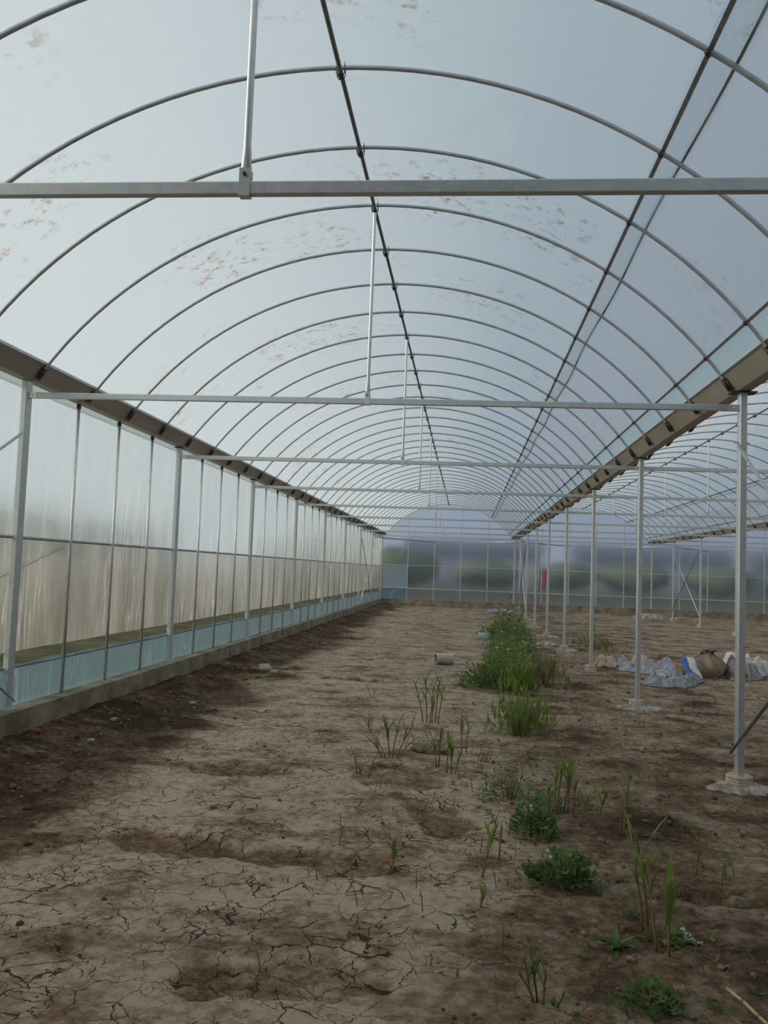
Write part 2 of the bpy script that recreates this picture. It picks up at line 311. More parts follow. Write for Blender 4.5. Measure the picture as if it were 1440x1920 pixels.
def soil_material():
    m, nt, N, L, out = mat('cracked_clay_soil')
    b = N.new('ShaderNodeBsdfPrincipled'); b.inputs['Roughness'].default_value = 0.95; b.inputs['Specular IOR Level'].default_value = 0.15
    tc = N.new('ShaderNodeTexCoord')
    ad = N.new('ShaderNodeAttribute'); ad.attribute_name = 'damp'; ac = N.new('ShaderNodeAttribute'); ac.attribute_name = 'crumb'
    def noise(sc, det=5, ro=0.6, dist=0.0):
        n = N.new('ShaderNodeTexNoise'); n.inputs['Scale'].default_value = sc; n.inputs['Detail'].default_value = det
        n.inputs['Roughness'].default_value = ro; n.inputs['Distortion'].default_value = dist
        L.new(tc.outputs['Object'], n.inputs['Vector']); return n
    def math_(op, a, b_=None, clamp=False):
        n = N.new('ShaderNodeMath'); n.operation = op; n.use_clamp = clamp
        for i, v in enumerate((a, b_)):
            if v is None: continue
            if isinstance(v, (int, float)): n.inputs[i].default_value = v
            else: L.new(v, n.inputs[i])
        return n.outputs[0]
    def rng(v, a, b_, c=0.0, d=1.0):
        n = N.new('ShaderNodeMapRange'); n.inputs['From Min'].default_value = a; n.inputs['From Max'].default_value = b_
        n.inputs['To Min'].default_value = c; n.inputs['To Max'].default_value = d; L.new(v, n.inputs['Value']); return n.outputs[0]
    fine = noise(16, 8, 0.75); mid = noise(4, 7, 0.7); big = noise(1.3, 4, 0.6)
    # colour: pale dried crust to dark damp crumb
    f = math_('ADD', ad.outputs['Fac'], rng(fine.outputs['Fac'], 0.25, 0.75, -0.34, 0.34))
    f = math_('ADD', f, rng(mid.outputs['Fac'], 0.3, 0.7, -0.24, 0.24), True)
    ramp = N.new('ShaderNodeValToRGB'); e = ramp.color_ramp.elements
    e[0].position = 0.0; e[0].color = (0.455, 0.370, 0.272, 1); e[1].position = 1.0; e[1].color = (0.070, 0.043, 0.024, 1)
    for p, c in ((0.22, (0.340, 0.255, 0.176)), (0.48, (0.215, 0.145, 0.090)), (0.72, (0.130, 0.083, 0.048))):
        k = e.new(p); k.color = rgba(c)
    L.new(f, ramp.inputs[0])
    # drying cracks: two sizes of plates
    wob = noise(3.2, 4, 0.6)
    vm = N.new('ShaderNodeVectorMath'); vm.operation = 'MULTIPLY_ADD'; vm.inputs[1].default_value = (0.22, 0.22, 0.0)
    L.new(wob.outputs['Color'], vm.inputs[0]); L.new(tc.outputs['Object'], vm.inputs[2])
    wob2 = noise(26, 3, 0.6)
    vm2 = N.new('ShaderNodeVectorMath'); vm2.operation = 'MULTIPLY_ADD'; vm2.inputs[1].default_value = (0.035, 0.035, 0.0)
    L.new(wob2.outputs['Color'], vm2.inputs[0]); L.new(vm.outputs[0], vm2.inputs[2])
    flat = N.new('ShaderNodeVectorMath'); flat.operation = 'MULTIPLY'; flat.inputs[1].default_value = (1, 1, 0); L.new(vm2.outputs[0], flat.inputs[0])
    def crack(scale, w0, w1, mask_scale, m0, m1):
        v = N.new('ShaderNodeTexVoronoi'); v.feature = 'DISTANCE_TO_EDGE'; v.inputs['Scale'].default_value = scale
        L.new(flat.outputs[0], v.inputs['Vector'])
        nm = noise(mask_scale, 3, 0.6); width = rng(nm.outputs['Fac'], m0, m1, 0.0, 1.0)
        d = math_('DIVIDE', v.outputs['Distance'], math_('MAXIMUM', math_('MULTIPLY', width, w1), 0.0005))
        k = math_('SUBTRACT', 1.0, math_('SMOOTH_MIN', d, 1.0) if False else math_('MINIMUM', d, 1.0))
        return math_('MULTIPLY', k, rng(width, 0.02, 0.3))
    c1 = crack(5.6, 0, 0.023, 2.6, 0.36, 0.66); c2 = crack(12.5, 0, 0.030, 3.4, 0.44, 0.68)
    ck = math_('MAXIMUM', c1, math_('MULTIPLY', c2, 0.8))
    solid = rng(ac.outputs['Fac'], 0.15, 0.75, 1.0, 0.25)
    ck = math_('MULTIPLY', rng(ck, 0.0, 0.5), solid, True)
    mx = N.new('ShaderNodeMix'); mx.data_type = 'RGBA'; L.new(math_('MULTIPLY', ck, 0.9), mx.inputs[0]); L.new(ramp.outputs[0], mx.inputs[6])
    mx.inputs[7].default_value = (0.028, 0.020, 0.013, 1)  # crevice shade of the cracks painted dark into the colour
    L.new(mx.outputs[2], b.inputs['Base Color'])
    # relief
    hgt = math_('SUBTRACT', math_('ADD', math_('MULTIPLY', fine.outputs['Fac'], math_('ADD', math_('MULTIPLY', ac.outputs['Fac'], 1.1), 0.28)), math_('MULTIPLY', mid.outputs['Fac'], 0.6)), math_('MULTIPLY', ck, 0.7))
    bp = N.new('ShaderNodeBump'); bp.inputs['Strength'].default_value = 1.0; bp.inputs['Distance'].default_value = 0.04
    L.new(hgt, bp.inputs['Height']); L.new(bp.outputs[0], b.inputs['Normal'])
    L.new(b.outputs[0], out.inputs[0])
    return m
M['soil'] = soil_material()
M['clod'] = principled('soil_crumb', (0.09, 0.058, 0.034), (0.25, 0.18, 0.115), 0.95, 0, 5, 0.6, 70, spec=0.15)

def build_floor():
    ys = list(np.arange(Y_NEAR + 0.2, 1.9, 0.12)); y = 1.9
    while y < Y_FAR - 0.1: ys.append(y); y += max(0.010, 0.0050 * y)
    ys.append(Y_FAR - 0.1); ys = np.array(ys)
    xs = np.concatenate([np.arange(-3.78, 2.6, 0.0185), np.arange(2.6, 6.0, 0.045), np.arange(6.0, X3 - 0.15, 0.12), [X3 - 0.1]])
    X, Y = np.meshgrid(xs, ys); h, dm, cr = soil(X, Y)
    r, c = X.shape
    co = np.stack([X, Y, h], -1).reshape(-1, 3)
    i = np.arange(r - 1)[:, None] * c + np.arange(c - 1)[None, :]
    q = np.stack([i, i + 1, i + c + 1, i + c], -1).reshape(-1, 4)
    me = bpy.data.meshes.new('floor'); me.vertices.add(len(co)); me.vertices.foreach_set('co', co.ravel())
    me.loops.add(q.size); me.loops.foreach_set('vertex_index', q.ravel())
    me.polygons.add(len(q)); me.polygons.foreach_set('loop_start', np.arange(len(q)) * 4)
    me.update(calc_edges=True); me.polygons.foreach_set('use_smooth', np.ones(len(q), bool))
    for nm, ar in (('damp', dm), ('crumb', cr)):
        a = me.attributes.new(nm, 'FLOAT', 'POINT'); a.data.foreach_set('value', ar.ravel().astype(np.float32))
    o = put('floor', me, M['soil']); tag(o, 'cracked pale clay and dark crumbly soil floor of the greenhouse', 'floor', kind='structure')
    return o
floor = build_floor()

def build_crumbs():
    """loose soil crumbs on the crumbly strips: beyond counting"""
    ico = bmesh.new(); bmesh.ops.create_icosphere(ico, subdivisions=1, radius=1.0)
    V = np.array([v.co[:] for v in ico.verts]); Fc = np.array([[v.index for v in f.verts] for f in ico.faces]); ico.free()
    rs = np.random.RandomState(11); vs = []; fs = []; n = 0
    cand = 26000
    u = rs.rand(cand); Y = 2.4 * (24 / 2.4) ** u; X = -3.7 + rs.rand(cand) * 8.0
    h, dm, cr = soil(X, Y)
    keep = (rs.rand(cand) < 0.004 + 0.42 * cr ** 2) & ~((np.abs(X - XR) < 0.34) & (np.abs((Y - D0 + 2) % 4 - 2) < 0.34))
    for x, y, z in zip(X[keep], Y[keep], h[keep]):
        s = 0.006 + 0.018 * rs.rand() ** 3 * (1 + 0.05 * y)
        p = V * (s * (0.7 + 0.6 * rs.rand(3))) * (1 + 0.5 * (rs.rand(len(V), 1) - 0.5))
        a = rs.rand() * 6.28; ca, sa = math.cos(a), math.sin(a)
        p = np.stack([p[:, 0] * ca - p[:, 1] * sa, p[:, 0] * sa + p[:, 1] * ca, p[:, 2] * 0.75], -1) + [x, y, z + s * 0.25]
        vs.append(p); fs.append(Fc + n); n += len(V)
    me = bpy.data.meshes.new('soil_crumbs'); me.from_pydata(np.concatenate(vs).tolist(), [], np.concatenate(fs).tolist())
    o = put('soil_crumbs', me, M['clod']); tag(o, 'loose brown soil crumbs scattered over the crumbly ground', 'soil', kind='stuff')
build_crumbs()

# ------------------------------------------------------------------ outside: field, trees, houses seen blurred through the film
M['field'] = principled('field_grass', (0.055, 0.058, 0.024), (0.13, 0.115, 0.06), 0.95, 0, 0.9, 0.6, 6, spec=0.1)
M['leaf_far'] = principled('far_leaves', (0.08, 0.19, 0.20), (0.15, 0.27, 0.27), 0.9, 0, 2.0, spec=0.1)
M['crop'] = principled('crop_leaves', (0.09, 0.13, 0.075), (0.20, 0.22, 0.12), 0.9, 0, 2.0, spec=0.1)
M['bark'] = principled('bark', (0.08, 0.06, 0.045), (0.15, 0.12, 0.09), 0.95, 0, 5)
M['house_wall'] = principled('house_plaster', (0.30, 0.31, 0.36), (0.38, 0.39, 0.43), 0.9, 0, 0.5)
M['house_roof'] = principled('house_roof_tiles', (0.10, 0.11, 0.16), (0.15, 0.16, 0.21), 0.9, 0, 0.7)
M['house_pane'] = principled('house_window', (0.60, 0.62, 0.66), (0.70, 0.71, 0.74), 0.3, 0, 1)
M['red'] = principled('red_cloth', (0.62, 0.035, 0.07), (0.78, 0.08, 0.12), 0.8, 0, 3)

def annulus():
    b = MB(); o0, o1, p0, p1 = -260, 260, -120, 320; x0, x1, y0, y1 = XL - 0.12, X3 + 0.12, Y_NEAR - 0.1, Y_FAR + 0.1
    for (a, c, e, g) in ((o0, x0, p0, p1), (x1, o1, p0, p1), (x0, x1, p0, y0), (x0, x1, y1, p1)):
        b.add([(a, e, -0.02), (c, e, -0.02), (c, g, -0.02), (a, g, -0.02)], [(0, 1, 2, 3)])
    nt = M['field'].node_tree; N_, L_ = nt.nodes, nt.links                   # bare tan fields begin some metres off the left wall
    bs = [n for n in N_ if n.type == 'BSDF_PRINCIPLED'][0]; rp = [n for n in N_ if n.type == 'VALTORGB'][0]; tcn = [n for n in N_ if n.type == 'TEX_COORD'][0]
    sx = N_.new('ShaderNodeSeparateXYZ'); L_.new(tcn.outputs['Object'], sx.inputs[0])
    mr = N_.new('ShaderNodeMapRange'); mr.inputs['From Min'].default_value = -26; mr.inputs['From Max'].default_value = -42; L_.new(sx.outputs['X'], mr.inputs['Value'])
    mx = N_.new('ShaderNodeMix'); mx.data_type = 'RGBA'; mx.inputs[7].default_value = (0.44, 0.35, 0.25, 1); L_.new(mr.outputs[0], mx.inputs[0]); L_.new(rp.outputs[0], mx.inputs[6]); L_.new(mx.outputs[2], bs.inputs['Base Color'])
    o = b.build('ground_outside', M['field']); tag(o, 'olive field around the greenhouse seen through the film', 'field', kind='structure')
annulus()

def blob(rx, ry, rz_, cz, seed, n=2, amp=0.35):
    bm = bmesh.new(); bmesh.ops.create_icosphere(bm, subdivisions=n + 1, radius=1.0)
    rs = random.Random(seed); ox, oy = rs.random() * 50, rs.random() * 50
    vs = []
    for v in bm.verts:
        k = 1 + amp * 2 * float(fbm(np.array([v.co.x * 1.7 + ox + v.co.z]), np.array([v.co.y * 1.7 + oy - v.co.z]), 3)[0])
        vs.append((v.co.x * rx * k, v.co.y * ry * k, cz + v.co.z * rz_ * k))
    fs = [tuple(v.index for v in f.verts) for f in bm.faces]; bm.free()
    return vs, fs

def far_tree(x, y, h, w, seed, label, group, m='leaf_far'):
    t = empty('tree' if h > 3.5 else 'shrub', (x, y, -0.02))
    tag(t, label, 'tree' if h > 3.5 else 'shrub', group)
    b = MB(); b.add(*blob(w, w, h * 0.40, h * 0.60, seed), True); b.build('crown', M[m], t)
    MB().tube([(0, 0, 0), (0.05, 0, h * 0.5)], [0.09 * h / 4, 0.06 * h / 4], 8).build('trunk', M['bark'], t)
rs = random.Random(5)
TL = [(-58, 6 + i * 11.5) for i in range(12)]
for i, (x, y) in enumerate(TL):
    far_tree(x + rs.uniform(-5, 5), y + rs.uniform(-2, 2), rs.uniform(6.6, 8.4), rs.uniform(4.4, 5.6), i, 'hazy teal tree in the row outside the left film wall', 'trees outside the left wall')
for i in range(13):
    far_tree(-16 + i * 5.8 + rs.uniform(-0.2, 0.2), 64 + rs.uniform(-4, 4), rs.uniform(2.6, 3.4), rs.uniform(2.3, 2.7), 40 + i, 'blurred green shrub in the hedge beyond the far film wall', 'shrubs beyond the far wall', 'crop')

def house(x, y, w, d, h, n, label):
    t = empty('house', (x, y, -0.02)); tag(t, label, 'house', 'houses beyond the far wall')
    MB().box(-w / 2, w / 2, 0, d, 0, h).build('wall', M['house_wall'], t)
    b = MB(); e = 0.5
    b.add([(-w / 2 - e, -e, h), (w / 2 + e, -e, h), (w / 2 + e, d + e, h), (-w / 2 - e, d + e, h), (-w / 2 - e, d / 2, h + 1.9), (w / 2 + e, d / 2, h + 1.9)],
          [(0, 1, 5, 4), (2, 3, 4, 5), (0, 4, 3), (1, 2, 5), (3, 2, 1, 0)]); b.build('roof', M['house_roof'], t)
    for i in range(n):
        cx = -w / 2 + (i + 0.5) * w / n
        f = MB().box(cx - 0.75, cx + 0.75, -0.06, -0.002, 1.0, 3.2).build('window', M['house_pane'], t)
        MB().box(cx - 0.04, cx + 0.04, -0.09, -0.061, 1.0, 3.2).build('mullion', M['house_roof'], f)
house(-22, 118, 17, 8, 4.0, 5, 'blurred grey house behind the gable of the main bay')
house(1, 122, 19, 8, 4.4, 6, 'blurred grey house behind the middle of the far wall')
house(25, 118, 20, 8, 4.2, 6, 'blurred grey house behind the second row of posts')
house(49, 121, 19, 8, 4.2, 6, 'blurred grey house at the right end behind the far wall')

def red_banner():
    t = empty('red_banner', (3.42, Y_FAR + 1.1, -0.02)); tag(t, 'red cloth hanging on a pole outside the far film wall', 'banner')
    MB().tube([(0, 0, 0), (0, 0, 2.0)], 0.02, 8).build('pole', M['bark'], t)
    P = [[(0.02 + u * 0.34 * (0.35 + 0.65 * math.sin(math.pi * min(1, v * 0.8 + 0.15))), 0.04 * math.sin(u * 7 + v * 3), 1.95 - 0.95 * v) for u in np.linspace(0, 1, 8)] for v in np.linspace(0, 1, 12)]
    o = MB().grid(P).build('cloth', M['red'], t); md = o.modifiers.new('thick', 'SOLIDIFY'); md.thickness = 0.006
red_banner()

# ------------------------------------------------------------------ left wall
def film_grid(axis, c, a0, a1, z0, z1, st=0.08, amp=0.006, seed=0, fold=0.0, wavy_low=0.0):
    """sheet in the plane x=c (axis 'x', runs along y) or y=c (axis 'y', runs along x) with slack folds"""
    na = max(2, int((a1 - a0) / st) + 1); nz = max(2, int((z1 - z0) / 0.10) + 1); P = []
    for v in np.linspace(0, 1, nz):
        a = np.linspace(a0, a1, na); lo = z0 + wavy_low * (fbm(a * 3 + seed, a * 0 + seed, 3) * 2)
        z = lo + (z1 - lo) * v
        loc = (a - a0) % 1.0
        d = amp * 2 * fbm(a * 4 + z * 2.2 + seed, z * 0.9 + seed, 3) + fold * np.sin((a * 1.0 + z * 0.33) * 38 + 3 * np.sin(a * 2.1 + seed)) * np.sin(math.pi * v) * np.clip(fbm(a * 0.8 + seed, z * 0.3, 2) * 4, 0, 1)
        if axis == 'x': P.append([(c + dd, aa, zz) for dd, aa, zz in zip(d, a, z)])
        else: P.append([(aa, c + dd, zz) for dd, aa, zz in zip(d, a, z)])
    return MB().grid(P)

def post_mesh(w=0.055, d=0.085, z0=0.0, z1=Z_TOP):
    return MB().rbox(-w / 2, w / 2, -d / 2, d / 2, z0, z1, 0.009, 'z', 3).mesh('post')

wall_left = MB().box(XL - 0.13, XL + 0.125, Y_NEAR, Y_FAR + 0.1, -0.15, CURB).build('wall_left', M['concrete'])
tag(wall_left, 'plastic film side wall on a concrete curb at the left', 'wall', kind='structure')
pm = post_mesh(d=0.10, z0=CURB - 0.01); stud = MB().tube([(0, 0, CURB - 0.01), (0, 0, Z_TOP)], 0.0165, 10).mesh('stud')
plate = MB().box(-0.06, 0.06, -0.075, 0.075, CURB, CURB + 0.008).mesh('base_plate')
pipe_clamp = MB().tube([(0, 0, Z_TOP - 0.05), (0, 0, Z_TOP - 0.01)], 0.023, 8).mesh('clamp')
for j in range(int((Y_FAR - Y_NEAR) / 1.0) + 1):
    y = Y_NEAR + j * 1.0
    if y < 2.9: continue
    if j % 4 == 0:
        p = put('post', pm, M['galv'], wall_left, (XL, y, 0)); put('base_plate', plate, M['galv_dull'], p)
        if j // 4 in (3, 4, 5): MB().box(-0.05, 0.05, -0.07, 0.07, Z_TOP - 0.012, Z_TOP - 0.002).build('cap_plate', M['clip'], p)
    else:
        s = put('stud', stud, M['galv_bright'], wall_left, (XL, y, 0)); put('clamp', pipe_clamp, M['clip'], s)
XF = XL - 0.036
ya, yb = 2.0, Y_FAR
MB().tube([(XF, ya, 1.765), (XF, yb, 1.765)], 0.016, 8).build('rail', M['galv_dull'], wall_left)
MB().tube([(XF, ya, 0.630), (XF, yb, 0.630)], 0.012, 8).build('rail', M['galv'], wall_left)
film_grid('x', XF - 0.018, Y_NEAR, Y_FAR, 1.76, Z_TOP + 0.02, 0.05, 0.006, 1, 0.012).build('upper_film', M['upper_film'], wall_left)
film_grid('x', XF - 0.024, Y_NEAR, Y_FAR, 0.765, 1.77, 0.05, 0.010, 2, 0.014, 0.006).build('lower_film', M['lower_film'], wall_left)
film_grid('x', XF - 0.020, Y_NEAR, Y_FAR, CURB - 0.02, 0.632, 0.05, 0.010, 3, 0.012).build('skirt_film', M['skirt_film'], wall_left)
# slack film edge over the skirt rail
P = []
for a in np.arange(ya, Y_FAR, 0.06):
    k = float(fbm(np.array([a * 2.4]), np.array([3.0]), 3)[0])
    P.append([(XF - 0.015, a, 0.618), (XF + 0.016, a, 0.628), (XF + 0.018, a, 0.648 + 0.035 * k), (XF - 0.012, a, 0.655 + 0.05 * k)])
MB().grid(P).build('film_hem', M['skirt_film'], wall_left)
# stay wire outside the film
MB().tube([(XF - 0.06, 6.0, 1.20), (XF - 0.06, 8.05, 1.72)], 0.006, 6).build('stay_wire', M['galv_dark'], wall_left)

# ------------------------------------------------------------------ far wall
wall_far = MB().box(XL - 0.13, X3 + 0.13, Y_FAR - 0.09, Y_FAR + 0.10, -0.15, CURB).build('wall_far', M['concrete'])
tag(wall_far, 'translucent film end wall with steel studs at the far end', 'wall', kind='structure')
def arch_z(x, R=R_ARCH):
    i = min(2, max(0, int((x - XL) // SPAN))); xc = XL + (i + 0.5) * SPAN
    dx = min(abs(x - xc), 2.90); return ZC + math.sqrt(R * R - dx * dx)
YW = Y_FAR + 0.03
P = []
for v in np.linspace(0, 1, 22):
    row = []
    for x in np.arange(XL, X3 + 0.01, 0.1007):
        zt = arch_z(x) + 0.01; z = 0.79 + (zt - 0.79) * v
        row.append((x, YW + 0.03 + 0.016 * float(fbm(np.array([x * 3 + z]), np.array([z * 1.5]), 2)[0]), z))
    P.append(row)
MB().grid(P).build('gable_film', M['end_film'], wall_far)
film_grid('y', YW + 0.035, XL + 1.28, X3, CURB - 0.02, 0.80, 0.1, 0.012, 6, 0.01).build('skirt_film', M['end_film'], wall_far)
film_grid('y', YW + 0.035, XL, XL + 1.28, CURB - 0.02, 0.80, 0.08, 0.012, 7, 0.01).build('skirt_film', M['skirt_film'], wall_far)
film_grid('y', YW - 0.045, XL + 0.06, XL + 1.22, 0.80, 1.84, 0.08, 0.012, 8, 0.012).build('door_film', M['door_film'], wall_far)
for i in range(3):
    for j in range(5):
        x = XL + i * SPAN + j * SPAN / 5
        if j == 0:
            MB().rbox(x - 0.03, x + 0.03, Y_FAR - 0.045, Y_FAR + 0.035, CURB - 0.01, Z_TOP, 0.008).build('post', M['galv'], wall_far)
        else:
            MB().rbox(x - 0.02, x + 0.02, Y_FAR - 0.02, Y_FAR + 0.02, CURB - 0.01, arch_z(x) - 0.012, 0.006).build('stud', M['galv'], wall_far)
    x0, x1 = XL + i * SPAN, XL + (i + 1) * SPAN
    MB().rbox(x0 + 0.03, x1 - 0.03, Y_FAR - 0.02, Y_FAR + 0.02, 0.775, 0.805, 0.006, 'x').build('rail', M['galv_bright'], wall_far)
    MB().rbox(x0 + 0.03, x1 - 0.03, Y_FAR - 0.02, Y_FAR + 0.02, 1.825, 1.850, 0.006, 'x').build('rail', M['galv'], wall_far)
    MB().rbox(x0 + 0.03, x1 - 0.03, Y_FAR - 0.02, Y_FAR + 0.02, 2.985, 3.025, 0.006, 'x').build('rail', M['galv'], wall_far)
# hazy fold lines in the film, first bay
for a, b in (((-3.25, 2.05), (-2.55, 2.85)),):
    MB().tube([(a[0], YW - 0.01, a[1]), (b[0], YW - 0.01, b[1])], 0.012, 6).build('stay_rod', M['galv_bright'], wall_far)

# right wall only closing the place; wall behind the camera made opaque for shade
wall_right = MB().box(X3 - 0.085, X3 + 0.13, Y_NEAR, Y_FAR + 0.1, -0.15, CURB).build('wall_right', M['concrete'])
tag(wall_right, 'far right plastic film side wall behind the third bay', 'wall', kind='structure')
for j in range(0, 36):
    y = Y_NEAR + j * 1.0 + 8
    if y > Y_FAR or y < 20: continue
    if j % 4 == 0: put('post', pm, M['galv'], wall_right, (X3, y, 0))
    else: put('stud', stud, M['galv'], wall_right, (X3, y, 0))
film_grid('x', X3 + 0.05, Y_NEAR, Y_FAR, 1.76, Z_TOP, 0.3).build('upper_film', M['upper_film'], wall_right)
film_grid('x', X3 + 0.05, Y_NEAR, Y_FAR, CURB - 0.02, 1.77, 0.3).build('lower_film', M['lower_film'], wall_right)
wall_near = MB().box(XL - 0.13, X3 + 0.13, Y_NEAR - 0.1, Y_NEAR + 0.09, -0.15, CURB).build('wall_near', M['concrete'])
tag(wall_near, 'unseen end wall behind the viewer made opaque to shade the foreground', 'wall', kind='structure')
M['shade_sheet'] = principled('shade_sheet_grey', (0.34, 0.35, 0.34), (0.44, 0.45, 0.44), 0.9, 0, 3)
P = [[(x, Y_NEAR - 0.03, CURB - 0.02 + (arch_z(x) - CURB) * v) for x in np.arange(XL, X3 + 0.01, 0.2014)] for v in np.linspace(0, 1, 6)]
MB().grid(P).build('shade_sheet', M['shade_sheet'], wall_near)  # opaque sheet added out of view to darken the near ground
# unseen cover added over the first metres of roof to shade the foreground
P = [[(x, y, arch_z(x) + 0.05) for x in np.arange(XL, X3 + 0.01, 0.2014)] for y in (Y_NEAR - 0.03, -0.3, 0.3, 0.9)]
MB().grid(P).build('shade_cover', M['shade_sheet'], wall_near)

# ------------------------------------------------------------------ roofs: arches, ridge pipe, film
def arch_pts(xc, y, t0=-TH_FOOT, t1=TH_FOOT, n=40, R=R_ARCH):
    return [(xc + R * math.sin(t), y, ZC + R * math.cos(t)) for t in np.linspace(t0, t1, n)]
def arch_mesh():
    pts = arch_pts(0, 0); f = 2.938
    pts = [(-f, 0, Z_TOP + 0.022)] + pts + [(f, 0, Z_TOP + 0.022)]
    return MB().tube(pts, 0.0145, 8).mesh('arch')
AM = arch_mesh()
def clip_mesh():
    b = MB()
    for dy in (-0.018, 0.018):
        b.tube([(-0.024, dy, Z_APEX + 0.022), (-0.026, dy, Z_APEX - 0.045), (-0.012, dy, Z_APEX - 0.066), (0.012, dy, Z_APEX - 0.066), (0.026, dy, Z_APEX - 0.045), (0.024, dy, Z_APEX + 0.030)], 0.003, 5)
    b.tube([(0, -0.03, Z_APEX - 0.046), (0, 0.03, Z_APEX - 0.046)], 0.018, 8)
    return b.mesh('wire_clip')
CM = clip_mesh()
def foot_mesh(s):
    b = MB()   # saddle bolted through the gutter flank, with its bolt
    a = Vector((s * 2.866, 0, Z_TOP + 0.100)); c = Vector((s * 2.922, 0, Z_TOP + 0.024))
    b.tube([a, c], 0.0175, 6)
    for dy in (-0.026, 0.026): b.tube([a + Vector((s * 0.012, dy, 0.02)), c + Vector((s * 0.012, dy, -0.012))], 0.008, 6)
    b.tube([a + Vector((0, -0.045, 0.006)), a + Vector((0, 0.045, 0.006))], 0.005, 5)
    return b.mesh('foot_bracket')
FM = {1: foot_mesh(1), -1: foot_mesh(-1)}
def purl_clip(th, lbl):
    return MB().tube([((R_ARCH - 0.015) * math.sin(th) - 0.01, -0.02, ZC + (R_ARCH - 0.015) * math.cos(th)), ((R_ARCH - 0.015) * math.sin(th) + 0.01, 0.02, ZC + (R_ARCH - 0.015) * math.cos(th))], 0.014, 6).mesh(lbl)
PCM = [purl_clip(TH_P1, 'channel_clip'), purl_clip(TH_P2, 'channel_clip')]

def film_sheet(xc, t0, t1, R, st=0.25, n=30, sag=0.012, seed=0):
    P = []
    for y in np.arange(Y_NEAR, Y_FAR + 0.02 + st, st):
        y = min(y, Y_FAR + 0.02)
        w = abs(math.sin(math.pi * (y - Y_NEAR)))           # slack between arches
        row = []
        for t in np.linspace(t0, t1, n):
            r = R + 0.004 - sag * w * 0.6 + 0.006 * float(fbm(np.array([t * 9 + seed]), np.array([y * 1.3]), 2)[0])
            row.append((xc + r * math.sin(t), y, ZC + r * math.cos(t)))
        P.append(row)
    return MB().grid(P)

def channel(xc, th, w, R, y0, y1):
    c = Vector((xc + R * math.sin(th), 0, ZC + R * math.cos(th))); t = Vector((math.cos(th), 0, -math.sin(th))); n = Vector((math.sin(th), 0, math.cos(th)))
    b = MB(); q = [c - t * w / 2 - n * 0.012, c + t * w / 2 - n * 0.012, c + t * w / 2 + n * 0.004, c - t * w / 2 + n * 0.004]
    vs = [(p.x, y0, p.z) for p in q] + [(p.x, y1, p.z) for p in q]
    b.add(vs, [(0, 1, 5, 4), (1, 2, 6, 5), (2, 3, 7, 6), (3, 0, 4, 7), (0, 3, 2, 1), (4, 5, 6, 7)])
    return b

CEIL_LABEL = ['arched film roof of the main bay overhead', 'arched film roof of the second bay beyond the post row', 'arched film roof of the third bay at the far right']
for i in range(3):
    xc = XL + (i + 0.5) * SPAN
    Rf = R_ARCH + 0.016
    c = film_sheet(xc, -TH_FOOT, TH_P1 + 0.035, Rf, seed=i * 7).build('ceiling', M['roof_film'])
    tag(c, CEIL_LABEL[i], 'roof', kind='structure')
    film_sheet(xc, TH_P1 - 0.01, TH_P2, Rf + 0.012, n=14, seed=20 + i).build('vent_film', M['vent_film'], c)
    film_sheet(xc, TH_P2, TH_FOOT, Rf + 0.006, n=6, sag=0.004, seed=30 + i).build('apron_film', M['apron_film'], c)
    y0 = 2.0 if i == 0 else (8.0 if i == 1 else 20.0)
    MB().tube([(xc - 0.02, y0, Z_APEX - 0.032), (xc - 0.02, Y_FAR, Z_APEX - 0.032)], 0.0150, 8).build('ridge_pipe', M['galv_dark'], c)
    channel(xc, TH_P1, 0.024, R_ARCH + 0.010, y0, Y_FAR).build('film_channel', M['galv_dark'], c)
    channel(xc, TH_P2, 0.022, R_ARCH + 0.010, y0, Y_FAR).build('film_channel', M['galv_dark'], c)
    pe = [(xc + (Rf + 0.02) * math.sin(TH_P1 + 0.036 + 0.003 * math.sin(y * 1.9)), y, ZC + (Rf + 0.02) * math.cos(TH_P1 + 0.036 + 0.003 * math.sin(y * 1.9))) for y in np.arange(y0, Y_FAR, 0.25)]
    MB().tube(pe, 0.009, 6).build('edge_cord', M['cord'], c)
    ks = 3 if i == 0 else (9 if i == 1 else 20)
    for j in range(0, 60):
        y = D0 - 4 + j * 1.0
        if y < ks or y > Y_FAR + 0.01: continue
        a = put('arch', AM, M['galv_dull'], c, (xc, y, 0))
        put('wire_clip', CM, M['clip'], a, (-0.02, 0, 0))
        for s in (1, -1): put('foot_bracket', FM[s], M['clip'], a)
        for q in PCM: put('channel_clip', q, M['clip'], a)

